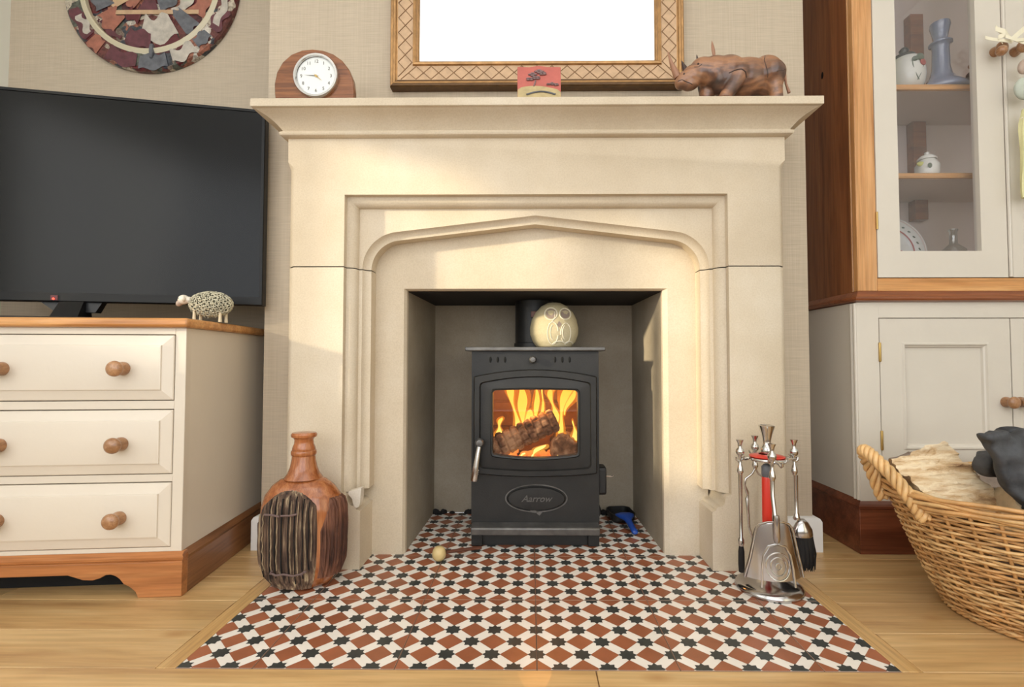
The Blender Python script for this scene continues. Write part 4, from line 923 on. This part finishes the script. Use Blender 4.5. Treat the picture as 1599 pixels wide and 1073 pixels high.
for z0, z1 in ((.995, S2-.016), (S2, S1-.016), (S1, 1.69)): wb('reflection_strip', MB().box(1.274, 1.648, z0, 1.317, 1.679, z1), 'pine_mould', HC, bev=.001)  # solid brown strips standing for a reflection in the door glass
# contents
JR = thing('lidded_jar', 'white china jar with red flower and black lid on upper shelf', 'jar', (1.143, 1.50, S1+.0004))
obj('body', MB().lathe([(.0, 0), (.030, 0), (.044, .018), (.049, .045), (.047, .072), (.038, .098), (.026, .106), (.024, .103)], n=32, cap=False), 'china', JR, smooth=60)
obj('lid', MB().lathe([(.030, .104), (.029, .110), (.015, .118), (.010, .121), (.013, .130), (.006, .138), (0, .139)], (-.006, 0, 0), 20), 'black', JR, smooth=60)
for a, z, r_, mt in ((-1.25, .068, .012, 'chinared'), (-1.45, .083, .013, 'chinagreen'), (-1.75, .078, .009, 'chinagreen')):
    obj('painted_flower', MB().ball((.0485*cos(a), .0485*sin(a), z), (r_, .003, r_*.8), 12, 8, Matrix.Rotation(a+pi/2, 3, 'Z')), mt, JR, smooth=180)
for a0, a1 in ((-1.2, -1.6), (-1.9, -1.5)): obj('painted_stem', MB().tube([(lerp(.049, .045, t/6)*cos(lerp(a0, a1, (t/6)**2)), lerp(.049, .045, t/6)*sin(lerp(a0, a1, (t/6)**2)), lerp(.075, .016, t/6)) for t in range(7)], .0012, 5), 'chinagreen', JR)
DC = obj('decanter', MB().lathe([(0, 0), (.066, 0), (.070, .006), (.066, .016), (.046, .034), (.030, .054), (.0235, .080), (.0215, .140), (.0225, .152), (.030, .156), (.030, .160), (.0225, .163), (.018, .170), (.021, .188), (.0265, .212), (.025, .222), (.012, .226), (0, .226)], n=36), 'smoky', smooth=60); tag(DC, 'smoky blue ship decanter with flared stopper on upper shelf', 'decanter'); place(DC, (1.2585, 1.512, S1+.0004))
SJ = thing('small_jar', 'small white china lidded pot on the middle shelf', 'jar', (1.190, 1.49, S2+.0004))
obj('body', MB().lathe([(0, 0), (.026, 0), (.0305, .012), (.031, .034), (.022, .050), (.020, .052)], n=24), 'china', SJ, smooth=60)
obj('lid', MB().lathe([(.025, .052), (.025, .055), (.017, .064), (.006, .068), (.007, .074), (0, .077)], n=20), 'china', SJ, smooth=60)
obj('painted_flower', MB().ball((-.012, -.0275, .026), (.008, .0025, .008), 10, 7), 'chinagreen', SJ); obj('ribbon', MB().ball((-.028, -.012, .036), (.012, .006, .007), 10, 7), 'yellow', SJ)
DP = thing('dinner_plate', 'white floral dinner plate leaning at left of the bottom shelf', 'plate', (1.150, 1.575, .7725)); DP.rotation_euler = (radians(-12), 0, 0); ROOT[DP.name] = DP.matrix_basis.copy()
obj('well', MB().lathe([(0, .004), (.066, .004), (.072, 0)], (0, 0, .112), 48, 1, cap=False), 'china', DP); obj('rim', MB().lathe([(.072, 0), (.074, -.002), (.108, -.012), (.111, -.011), (.108, -.006), (.06, .009), (0, .010)], (0, 0, .112), 48, 1, cap=False), 'china', DP)
obj('pink_band', MB().lathe([(.074, -.0024), (.078, -.0038)], (0, 0, .112), 48, 1, cap=False), 'chinared', DP); obj('pink_band', MB().lathe([(.103, -.0112), (.106, -.0122)], (0, 0, .112), 48, 1, cap=False), 'chinapink', DP)
for k in range(26): a = 2*pi*k/26; obj('painted_leaf', MB().ball((.0905*cos(a), -.0075, .112+.0905*sin(a)), (.0055, .0012, .0028), 7, 4, Matrix.Rotation(-a+1.1, 3, 'Y')), 'chinagreen', DP)
for x, z, mt in ((.03, .135, 'chinagreen'), (.042, .10, 'chinared'), (.02, .09, 'chinagreen'), (.0, .12, 'chinared')): obj('painted_leaf', MB().ball((x, .003, z), (.013, .0014, .007), 9, 6, Matrix.Rotation(x*30, 3, 'Y')), mt, DP)
GB = obj('glass_bottle', MB().lathe([(0, 0), (.030, 0), (.033, .010), (.034, .060), (.030, .085), (.016, .098), (.010, .104), (.0095, .140), (.012, .142), (.012, .147), (.008, .148)], n=28), 'clear', smooth=60); tag(GB, 'clear glass bottle with slim neck on bottom shelf', 'bottle'); place(GB, (1.262, 1.49, .7725))
YB = obj('yellow_folder', MB().box(-.008, -.06, 0, .008, .06, .235), 'yellow', bev=.003); tag(YB, 'upright yellow green folder at left edge of upper shelf', 'folder'); place(YB, (1.083, 1.53, S1+.0004), radians(-18))
BO = thing('brown_ornament', 'dark brown ornament at right edge of upper shelf behind glass', 'ornament', (1.345, 1.50, S1+.0004))
obj('base', MB().lathe([(0, 0), (.018, 0), (.014, .008), (.006, .02), (.008, .04)], n=16), 'darkwood', BO); obj('bloom', MB().ball((0, 0, .052), (.020, .015, .013), 12, 8), 'darkwood', BO); obj('bloom', MB().ball((.002, 0, .082), (.015, .012, .010), 12, 8), 'plinth', BO)
# things hanging on the cabinet knobs
RB = thing('raffia_bow', 'pale raffia ribbon bow tied round the two glazed door knobs', 'bow', (1.31, 1.355, 1.395))
def ribbon(pts, w_, up=(0, 0, 1), th=.0006):
    P = [Vector(p) for p in pts]; L = []; u = Vector(up)*w_/2
    for i, p in enumerate(P): L.append([tuple(p-u), tuple(p+u), tuple(p+u+Vector((0, th, 0))), tuple(p-u+Vector((0, th, 0)))])
    return MB().loft(L, True, True, True)
for pts, w_ in (([(0, -.012, 0), (-.020, -.02, .016), (-.038, -.014, .026), (-.030, -.006, .034), (-.012, -.008, .012)], .009), ([(0, -.012, -.004), (-.024, -.018, -.004), (-.046, -.010, .004), (-.056, -.006, .010)], .006), ([(0, -.012, 0), (.022, -.016, .020), (.040, -.014, .034)], .011),
                ([(-.022, -.022, .004), (.0, -.026, -.008), (.026, -.022, -.004), (.05, -.02, -.014)], .006), ([(-.020, -.020, .010), (-.034, -.016, .004), (-.022, -.014, -.006)], .008), ([(.0, -.02, -.004), (.03, -.022, -.016), (.048, -.02, -.03)], .005)):
    obj('ribbon', ribbon([(x*1.15, y, z*1.15+.006) for x, y, z in pts], w_*1.5), 'raffia', RB)
obj('wooden_bead', MB().ball((-.022, -.006, -.020), .0135, 16, 10), 'knob', RB)
PG = thing('pebble_hanger', 'pebbles and a pale yellow cloth hanging from right glazed door knob', 'hanging decoration', (1.352, 1.352, 1.36))
obj('cord', MB().tube([(.002, -.010, .012), (.0, -.008, -.02), (.0, -.006, -.18)], .0014, 6), 'raffia', PG)
for x, y, z, a, b, c, mt in ((-.004, -.004, -.030, .017, .010, .022, 'sheepmuz'), (-.006, -.006, -.092, .030, .012, .032, 'pebble')): obj('pebble', MB().ball((x, y, z), (a, b, c), 18, 12, Matrix.Rotation(.4, 3, 'Y')), mt, PG, smooth=180)
L = []
for j in range(13):
    t = j/12; w_ = .007+.012*min(1, t*5)+.002*sin(t*9); L.append([(w_*cos(a)*(1+.10*sin(5*a+t*3)), .010*sin(a)*(1+.15*sin(4*a)), -.145-.245*t) for a in [2*pi*k/20 for k in range(20)]])
obj('yellow_cloth', MB().loft(L, True, True, True), 'tassel', PG, smooth=60); obj('cloth_tie', MB().lathe([(.013, -.176), (.0155, -.172), (.013, -.168)], n=16, sy=.7, cap=False), 'raffia', PG)

# ------------------------------------------------------------------ willow log basket
BX, BYc = 1.20, 1.03
BK = thing('log_basket', 'large oval buff willow log basket with rope handle beside the cabinets', 'basket', (BX, BYc, 0))
BH = .262
def brad(t):                                # half axes at height fraction t
    e = t**.85; return lerp(.297, .443, e), lerp(.200, .262, e)
def bpt(a, t, off=0.0):
    ax, by = brad(t); x, y = ax*cos(a), by*sin(a)+.03*(1-min(1, t)); n_ = Vector((cos(a)/ax, sin(a)/by, 0)).normalized()
    return Vector((x, y, 0))+n_*off
NS = 46
m = MB(); rows_ = 37; SEG = NS*4
rb2 = random.Random(8)
wv = [MB(), MB()]
for k in range(rows_):
    z = .010+(BH-.024)*k/(rows_-1); L = []
    amp = .0052; ph = k % 2; rr_ = .0028*rb2.uniform(.85, 1.15)
    wv[0].cur = rb2.randint(0, 1)
    pts = []
    for i in range(SEG):
        a = 2*pi*i/SEG; p = bpt(a, z/BH, amp*cos(pi*(i/4.0)+pi*ph)); pts.append((p.x, p.y, z+.0012*sin(i*.21+k*1.7)))
    wv[0].tube(pts, rr_, 5, True)
obj('weave', wv[0], ['wicker', 'wicker_lt'], BK, smooth=180, kind='stuff')
m = MB()
for i in range(NS):
    a = 2*pi*(i+.0)/NS; m.tube([tuple(bpt(a, t/6))[:2]+(.004+(BH-.004)*t/6,) for t in range(7)], .0034, 5)
obj('stakes', m, 'wicker', BK, smooth=180, kind='stuff')
m = MB()                                     # border of long loosely twisted rods round the rim
for q, (ro, zo) in enumerate(((.004, .006), (-.004, .004), (.0075, -.001), (.006, -.008), (.0065, -.015), (-.005, -.004))):
    pts = []
    for i in range(220):
        a = 2*pi*i/220; ph = a*(9+q)+q*1.3; p = bpt(a, 1.0+zo/BH*.5, ro+.0022*cos(ph)); pts.append((p.x, p.y, BH+zo+.0028*sin(ph)))
    m.cur = q % 2; m.tube(pts, .0042, 6, True)
obj('rim_border', m, ['wicker', 'wicker_lt'], BK, smooth=180)
m = MB()
for q in range(3):
    pts = []
    for i in range(200):
        a = 2*pi*i/200; ph = a*30+q*2*pi/3; p = bpt(a, .02, .004+.004*cos(ph)); pts.append((p.x, p.y, .0072+.0035*sin(ph)))
    m.tube(pts, .0034, 5, True)
obj('foot_border', m, 'wicker', BK, smooth=180)
L = [[(.29*cos(a), .20*sin(a), z) for a in [2*pi*k/40 for k in range(40)]] for z in (.008, .014)]
obj('base', MB().loft(L, True, True, True), 'wicker', BK)
for side_ in (-1, 1):
    A = [Vector((side_*x, y, BH+z)) for x, y, z in ((.425, -.030, -.045), (.441, -.022, -.012), (.458, .000, .026), (.474, .030, .058), (.480, .056, .073), (.468, .078, .062), (.446, .088, .022), (.424, .088, -.035))]
    def cr(t):
        n = len(A)-1; f = t*n; i = min(int(f), n-1); u = f-i; p0, p1, p2, p3 = A[max(i-1, 0)], A[i], A[i+1], A[min(i+2, n)]
        return .5*((2*p1)+(p2-p0)*u+(2*p0-5*p1+4*p2-p3)*u*u+(3*p1-p0-3*p2+p3)*u**3)
    m = MB().tube([tuple(cr(t/40)) for t in range(41)], .0075, 8)
    for q in range(4):
        pts = []
        for i in range(120):
            t = i/119; c = cr(t); d = (cr(min(1, t+.01))-cr(max(0, t-.01))).normalized(); u = d.cross(Vector((side_, 0, 0))).normalized(); w_ = d.cross(u); ph = t*2*pi*5.5+q*pi/2
            pts.append(tuple(c+(u*cos(ph)+w_*sin(ph))*.0088))
        m.tube(pts, .0054, 6)
    obj('handle', m, 'wicker_lt', BK, smooth=180)
# firewood in the basket
def rough(mb, amp, fr=(20, 60, 60), seed=0.0):
    for i, p in enumerate(mb.v):
        v = Vector(p); n_ = noise.noise_vector(Vector((v.x*fr[0]+seed, v.y*fr[1], v.z*fr[2]))); mb.v[i] = tuple(v+n_*amp)
    return mb
def slab(c00, c10, c11, c01, depth, nu=40, nv=36, nd=8):
    c = [Vector(p) for p in (c00, c10, c11, c01)]; dv = Vector(depth); f = lambda u, v, d: c[0].lerp(c[1], u).lerp(c[3].lerp(c[2], u), v)+dv*d
    m = MB()
    def grid(fn, a, b):
        o = len(m.v); m.add([tuple(fn(i/a, j/b)) for j in range(b+1) for i in range(a+1)], [])
        for j in range(b):
            for i in range(a): q = o+j*(a+1)+i; m.f.append((q, q+1, q+a+2, q+a+1)); m.mi.append(m.cur)
    grid(lambda u, v: f(u, v, 0), nu, nv)
    m.cur = 1; grid(lambda u, v: f(u, v, 1), nu, nv); grid(lambda u, v: f(u, 1, v), nu, nd); grid(lambda u, v: f(u, 0, v), nu, nd)
    m.cur = 2; grid(lambda u, v: f(0, u, v), nv, nd); grid(lambda u, v: f(1, u, v), nv, nd); m.cur = 0; return m
def weld_rough(mb, amp, fr, seed):
    me = bpy.data.meshes.new('t'); me.from_pydata(mb.v, [], mb.f); return rough(mb, amp, fr, seed)
m = slab((.800, .985, .232), (.958, 1.020, .235), (.868, 1.060, .362), (.744, 1.050, .326), (.045, .105, -.055)); weld_rough(m, .0085, (12, 60, 85), 3.1); weld_rough(m, .0045, (25, 130, 190), 6.1)
lg = obj('split_log', m, ['split', 'logbark', 'logend'], smooth=60); tag(lg, 'large pale split log at the left end of the willow basket', 'log')
m = slab((.885, .905, .215), (1.07, .900, .215), (1.03, .955, .292), (.93, .985, .285), (.03, .10, -.03)); weld_rough(m, .004, (20, 60, 60), 8.0)
lg = obj('split_log', m, ['logend', 'logbark', 'logend'], smooth=60); tag(lg, 'greyish cut log lying under the black gloves in the basket', 'log')
lg = obj('split_log', log((1.05, .95, .20), (1.50, 1.0, .20), .055, seed=9), 'logbark'); tag(lg, 'round grey barked log at the right end of the basket', 'log')
lg = obj('split_log', log((.96, 1.20, .215), (1.42, 1.17, .215), .05, seed=12), 'logbark'); tag(lg, 'round log at the back of the willow basket', 'log')
lg = obj('split_log', log((1.0, 1.06, .12), (1.45, 1.06, .12), .065, seed=15), 'logbark'); tag(lg, 'round log low in the middle of the willow basket', 'log')
# suede gloves draped over the logs
def glove(name, label, outline, y0, th, seed, cuff=None):
    xs = [p[0] for p in outline]; zs = [p[1] for p in outline]; cx_ = sum(xs)/len(xs); cz_ = sum(zs)/len(zs); m = MB(); L = []
    for j, (sc_, yy) in enumerate(((.90, -.5), (.985, -.30), (1.0, 0), (.985, .30), (.90, .5))):
        L.append([(cx_+(x-cx_)*sc_, y0+yy*th, cz_+(z-cz_)*sc_) for x, z in outline])
    m.loft(L, True, True, True); m = remesh(m, .0045, 5)
    for i, p in enumerate(m.v):
        v = Vector(p); n1 = noise.noise(Vector((v.x*16+seed, v.y*10, v.z*13))); n2 = noise.noise(Vector((v.x*38+seed, v.z*30, 2)))
        m.v[i] = (v.x+.003*n2, v.y+.026*n1+.011*n2, v.z+.003*n1)
    g = obj(name, m, 'leather', smooth=180); tag(g, label, 'glove', 'work gloves on the logs'); return g
PXY = lambda px, py, y: ((px-828)/780*y+.009*y, .53-(py-562.4)/780*y)
G1 = [(1507, 673), (1513, 672), (1521, 675), (1533, 671), (1546, 673), (1552, 668), (1556, 680), (1575, 678), (1583, 674), (1592, 671), (1606, 676), (1625, 688), (1650, 706), (1668, 732), (1672, 764), (1655, 785), (1628, 798), (1603, 800), (1586, 799), (1577, 792), (1570, 780), (1559, 769), (1549, 752), (1542, 738), (1537, 722), (1530, 708), (1522, 697), (1521, 688), (1511, 683)]
g = glove('work_glove', 'black suede work glove draped over front of the logs in basket', [PXY(a, b, .955) for a, b in G1], .955, .034, 1.0)
G2 = [(1499, 722), (1502, 711), (1512, 706), (1526, 706), (1545, 704), (1550, 676), (1553, 667), (1566, 664), (1579, 667), (1583, 680), (1600, 690), (1610, 730), (1590, 750), (1560, 752), (1542, 744), (1520, 742), (1505, 734)]
g2 = glove('work_glove', 'black suede work glove lying behind the front glove in basket', [PXY(a, b, 1.03) for a, b in G2], 1.03, .040, 5.0)
cuff = MB().lathe([(0, -.002), (.017, -.002), (.019, .004)], (0, 0, 0), 20, 1, sx=1.25, sy=.7)
px_ = PXY(1598, 790, .93); cuff.v = [(x+px_[0], y+.932, z+px_[1]) for x, y, z in cuff.v]; obj('cuff_opening', cuff, 'dark', g)

# ------------------------------------------------------------------ fireside companion set
KX, KY = .5540, 1.182
CS = thing('companion_stand', 'polished metal fireside companion stand on a round base at right of hearth', 'stand', (KX, KY, .0005))
obj('base', MB().lathe([(0, 0), (.073, 0), (.0745, .004), (.072, .010), (.064, .016), (.050, .019), (.036, .026), (.024, .034), (.012, .042), (.0085, .055)], n=48), 'pewter', CS, smooth=60)
obj('pole', MB().lathe([(.0055, .040), (.0055, .090), (.008, .094), (.008, .100), (.0055, .104), (.0055, .296)], n=16), 'chrome', CS, smooth=60)
m = MB()
for a in (-pi/2, 0, pi/2, pi):
    L = []
    d = Vector((cos(a), sin(a), 0)); u = Vector((-sin(a), cos(a), 0))
    m.tube([tuple(d*r+Vector((0, 0, z))) for r, z in ((.02, .3005), (.048, .2995), (.058, .2975), (.066, .293), (.0715, .296), (.072, .303))], [.0045, .004, .0035, .003, .0026, .002], 8)
    for s in (-1, 1): m.tube([tuple(d*.048+u*s*.004+Vector((0, 0, .299))), tuple(d*.056+u*s*.010+Vector((0, 0, .299))), tuple(d*.062+u*s*.013+Vector((0, 0, .303))), tuple(d*.059+u*s*.016+Vector((0, 0, .307)))], [.003, .0026, .0022, .0018], 6)
m.lathe([(0, .297), (.044, .297), (.0455, .3), (.044, .303), (0, .3035)], n=36); obj('hook_plate', m, 'chrome', CS, smooth=50)
obj('finial', MB().lathe([(.006, .303), (.011, .306), (.0145, .313), (.0145, .322), (.0105, .330), (.0085, .334), (.0095, .344), (.0125, .358), (.0170, .372), (.0178, .376), (.0150, .377), (.010, .372), (0, .371)], n=28), 'chrome', CS, smooth=50)
RD = thing('red_disc', 'thin red plastic disc resting on top of the companion stand', 'disc', (KX, KY, .3042))
obj('disc', MB().lathe([(.0182, 0), (.038, 0), (.039, .0012), (.038, .0024), (.0185, .006)], n=40, cap=False), 'red', RD, smooth=50)
def rod(mb, z0, z1, r=.0038): mb.lathe([(r, z0), (r, z1)], n=12)
def hanging(name, label, a, build, tilt=0.0):
    d = Vector((cos(a), sin(a), 0)); t = thing(name, label, 'fire tool', (KX+d.x*.0630, KY+d.y*.0630, .0)); t['group'] = 'tools on the companion stand'
    top = [(0, .3445), (.0088, .3440), (.0085, .3425), (.0050, .335), (.0042, .327), (.0052, .3245), (.0085, .321), (.0098, .3155), (.0085, .310), (.005, .3065), (.0036, .303), (.0036, .286), (.0056, .282), (.0062, .277), (.0072, .272), (.0072, .268), (.0048, .265), (.0048, .262)]
    obj('grip', MB().lathe(top, n=18), 'chrome', t, smooth=50); build(t); return t
def b_poker(t):
    obj('shaft', MB().lathe([(.0046, .262), (.0040, .18), (.0040, .118), (.0065, .113), (.0072, .105), (.005, .098), (.0042, .09)], n=14), 'chrome', t, smooth=50)
    obj('tip', MB().lathe([(.005, .098), (.0068, .085), (.0072, .055), (.006, .038), (0, .036)], n=16), 'brist', t)
hanging('poker', 'slim steel poker with black end hanging at left of companion stand', pi, b_poker)
def b_shovel(t):
    obj('shaft', MB().tube([(0, 0, .263), (-.001, -.002, .23), (-.002, -.014, .188)], [.0048, .0045, .0045], 14), 'chrome', t, smooth=50)
    obj('socket', MB().lathe([(.0062, .192), (.0072, .185), (.0085, .140), (.006, .134), (0, .133)], (-.002, -.018, 0), 16), 'pewter', t, smooth=50)
    prof = [(.0, .178), (.018, .177), (.031, .171), (.0385, .162), (.0425, .148), (.0475, .120), (.054, .085), (.061, .055), (.0655, .034)]
    prof = [(w0, .178-(.178-z)*.86) for w0, z in prof]
    L0 = [(-x, z) for x, z in reversed(prof)]+prof[1:]
    cxo = -.003
    def surf(x, z, o=0):
        hw = .065; v = (.178-z)/.144; return (x+cxo+.002*v, -.016-.016*v+.030*(abs(x)/hw)**2-o, z)
    m = MB(); n = len(L0)
    cols = 18; rows2 = len(prof)-1; G = []
    for (w0, z) in prof: G.append([(lerp(-w0, w0, i/cols), z) for i in range(cols+1)])
    front = [[surf(x, z, 0) for x, z in r] for r in G]; back = [[surf(x, z, -.0022) for x, z in r] for r in G]
    m.loft(front, False); m.loft(back, False)
    edge = lambda F: [r[0] for r in F]+F[-1][1:-1]+[r[-1] for r in reversed(F)]
    m.loft([edge(front), edge(back)], False)
    pan = obj('pan', m, 'pewter', t, smooth=60)
    lip = [surf(-w0*.985, z, .004) for w0, z in prof[::-1][:-1]]+[surf(w0*.985, z, .004) for w0, z in prof]
    obj('rolled_edge', MB().tube(lip, .0022, 8), 'chrome', pan)
    ar = [surf(x, z, .0015) for x, z in [(-.036, .040), (-.034, .075), (-.029, .108), (-.018, .126), (0, .131), (.018, .126), (.029, .108), (.034, .075), (.036, .040)]]
    obj('embossed_arch', MB().tube(ar, .0024, 8), 'chrome', pan)
    m = MB()
    for r_ in (.026, .017, .006): m.tube([surf(r_*cos(k*pi/12), .085+r_*sin(k*pi/12)*1.1, .0008) for k in range(24)], .0014, 6, True)
    obj('embossed_rings', m, 'chrome', pan)
hanging('ash_shovel', 'shiny flared metal ash shovel hanging at front of companion stand', -pi/2-.28, b_shovel)
def b_brush(t):
    obj('shaft', MB().lathe([(.0050, .262), (.0044, .22), (.0040, .175), (.0062, .170), (.0066, .166), (.008, .162), (.006, .158)], (.003, 0, 0), n=14), 'chrome', t, smooth=50)
    obj('ferrule', MB().lathe([(.006, .160), (.014, .152), (.0225, .136), (.0240, .124), (.0225, .120)], (.016, 0, 0), 22, sy=.6), 'pewter', t, smooth=60)
    m = MB(); r_ = random.Random(2); m.lathe([(.021, .121), (.0225, .10), (.021, .07), (.014, .050), (0, .048)], (.019, 0, 0), 20, sy=.6)
    for i in range(160):
        a = r_.uniform(0, 2*pi); q = sqrt(r_.random())*.022; m.tube([(.018+q*cos(a), q*.6*sin(a), .118), (.023+q*1.1*cos(a), q*.66*sin(a), .08), (.025+q*.85*cos(a)+r_.uniform(-.003, .003), q*.55*sin(a), r_.uniform(.040, .052))], .0006, 3, cap=False)
    obj('bristles', m, 'brist', t, smooth=60, kind='stuff')
hanging('hearth_brush', 'metal handled hearth brush with black bristles hanging at right of stand', 0, b_brush)
def b_tongs(t):
    for s in (-1, 1): obj('tong_arm', MB().tube([(0, 0, .264), (s*.008, 0, .250), (s*.024, .0, .238), (s*.026, 0, .222), (s*.020, 0, .205), (s*.019, 0, .196), (s*.021, 0, .190), (s*.017, 0, .12), (s*.006, 0, .085)], [.003, .0028, .0026, .0026, .0045, .0028, .0045, .0032, .0036], 8), 'chrome', t, smooth=60)
hanging('tongs', 'pair of steel fire tongs hanging behind the companion stand pole', pi/2, b_tongs)
RL = thing('gas_lighter', 'long red gas lighter standing inside the companion stand behind shovel', 'lighter', (KX-.0110, KY-.0195, .0))
obj('barrel', MB().lathe([(.0082, .0435), (.0105, .05), (.0105, .258), (.0095, .262)], n=20), 'red', RL, smooth=50)
obj('cap', MB().lathe([(.0095, .262), (.011, .268), (.011, .285), (.006, .291), (0, .292)], n=20), 'cslate', RL, smooth=50)

# ------------------------------------------------------------------ turned wooden bottle with bark left on
TB = thing('wooden_bottle', 'turned wooden bottle vase with bark left on its front at left of hearth', 'bottle', (-.5405, 1.196, .0005))
bp = [(0, 0), (.048, 0), (.066, .008), (.083, .028), (.0945, .060), (.0985, .10), (.0990, .15), (.0962, .185), (.0875, .212), (.072, .233), (.054, .2465), (.044, .250)]
def bprof(z):
    for (r0, z0), (r1, z1) in zip(bp[2:], bp[3:]):
        if z0 <= z <= z1: return lerp(r0, r1, (z-z0)/(z1-z0))
    return bp[2][0] if z < .01 else .044
DSY = .62
sm = []
for (r0, z0), (r1, z1) in zip(bp, bp[1:]):
    for k in range(4): sm.append((lerp(r0, r1, k/4), lerp(z0, z1, k/4)))
sm.append(bp[-1])
obj('body', MB().lathe(sm, n=56, sy=DSY), 'turned', TB, smooth=60)
nk = [(.0445, .2495), (.043, .252), (.036, .262), (.031, .275), (.0275, .292), (.0265, .302), (.0285, .304), (.0295, .309), (.0285, .314), (.0265, .3155), (.0268, .3165), (.0268, .318)]
obj('neck', MB().lathe(nk, n=40, sy=.9), 'turned', TB, smooth=40)
obj('stopper', MB().lathe([(.0262, .318), (.0262, .321), (.0225, .330), (.0215, .340), (.0235, .344), (.0290, .347), (.0300, .352), (.027, .3565), (.012, .3585), (0, .3585)], n=36, sy=.9), 'turned', TB, smooth=40)
def barkpatch(top, a0, a1, seed, bottom=.006):
    m = MB(); nu, nv = 64, 46; G = []
    for j in range(nv+1):
        row = []
        for i in range(nu+1):
            a = lerp(a0, a1, i/nu); zt = top(a); z = lerp(bottom, zt, j/nv); r = bprof(z)
            e = (.0050+.0060*noise.noise(Vector((a*22+seed, z*9, seed)))+.0028*noise.noise(Vector((a*55, z*14, 3))))
            ed = min(1, i/3, (nu-i)/3, (nv-j)/2); e = e*max(0, ed)-.002*(1-max(0, ed)); k = (r+e)/r
            fl_ = .93+.07*abs(cos(a)) if 0 else 1
            row.append(((r+e)*cos(a), (r+e)*sin(a)*DSY, z))
        G.append(row)
    return m.loft(G, False)
tp1 = lambda a: .233-.075*min(1, abs((a+pi/2+.10)/.95))**2.6
obj('bark', barkpatch(tp1, -pi/2-1.15, -pi/2+.62, 1.0), 'bark', TB, smooth=60, label='rough dark bark panel')
tp2 = lambda a: .212-.10*max(0, 1-abs((a+pi/2-1.05)/.5))**1.0*0-.11*min(1, max(0, (-pi/2+1.0-a)/.5))
obj('bark', barkpatch(tp2, -pi/2+.66, -pi/2+1.9, 5.0, .03), 'bark_red', TB, smooth=60, label='reddish brown bark panel')
def front(x, z, e=.009):
    r = bprof(z); q = sqrt(max(0, 1-(x/r)**2)); k = 1+e/r; return (x*k, -r*q*DSY-e, z)
for pts in ([(-.055, .180), (-.035, .181), (-.020, .178)], [(-.017, .180), (.004, .181), (.016, .184)], [(-.040, .052), (-.028, .046), (-.010, .050), (.008, .046), (.024, .050), (.034, .056)], [(-.040, .048), (-.036, .056)], [(.024, .046), (.030, .056)]):
    obj('twig_wire', MB().tube([front(x, z, .0105) for x, z in pts], .0024, 6), 'twig', TB, smooth=60)
rk = random.Random(4)
for x0_ in (-.070, -.048, -.034, -.004, .010, .026, .038):
    zt = tp1(atan2(-sqrt(max(1e-4, .0095-x0_**2)), x0_))-.012; zb_ = rk.uniform(.02, .06)
    obj('bark_crack', MB().tube([front(x0_+.0008*sin(t*.7+x0_*90), lerp(zt, zb_, t/14), .0045) for t in range(15)], .0012, 5), 'dark', TB)
    obj('bark_ridge', MB().tube([front(x0_+.006+.0007*sin(t*.6+x0_*70), lerp(zt-.01, zb_+.02, t/14), .0062+.0012*sin(t*2.3)) for t in range(15)], [.0006+.0009*abs(sin(t*.9)) for t in range(15)], 5), 'barkpale', TB, smooth=60)
obj('bark_crack', MB().tube([front(-.018, lerp(.215, .05, t/12), .006) for t in range(13)], .0018, 5), 'dark', TB)

# ------------------------------------------------------------------ small things on the firebox floor
SV = thing('hand_shovel', 'small grey hand shovel with blue plastic handle in right corner of firebox', 'shovel', (.305, 1.63, .0008), radians(6))
L = []
def pan_ring(s, z): return [(.040*s*max(-1, min(1, 1.25*cos(a))), .052+.048*s*max(-1, min(1, 1.15*sin(a))), z) for a in [2*pi*k/32 for k in range(32)]]
obj('pan', MB().loft([pan_ring(.8, .001), pan_ring(.98, .010), pan_ring(1.0, .030), pan_ring(.95, .030), pan_ring(.92, .012), pan_ring(.76, .005)], True, True, True), 'iron', SV, smooth=40)
m = MB()
def hring(y, w_, h, z): return [(w_*cos(a), y, z+h*sin(a)) for a in [2*pi*k/16 for k in range(16)]]
m.loft([hring(.014, .030, .006, .028), hring(.004, .031, .008, .030), hring(-.012, .026, .008, .029), hring(-.030, .013, .008, .026), hring(-.050, .0095, .0075, .021), hring(-.085, .0095, .0075, .014), hring(-.102, .010, .0075, .0105), hring(-.107, .007, .005, .010)], True, True, True); obj('handle', m, 'blue', SV, smooth=60)
BS = thing('ball_ended_stick', 'brown stick with pale round wooden ball end on tiles left of stove', 'stick', (-.2407, 1.334, .0005))
obj('ball', MB().lathe([(0, .0), (.009, .001), (.0165, .009), (.0182, .019), (.0165, .029), (.010, .0365), (0, .038)], n=24), 'ball', BS, smooth=60)
obj('stick', MB().tube([(.016, .008, .020), (.105, .062, .012)], .0046, 10), 'copper', BS)
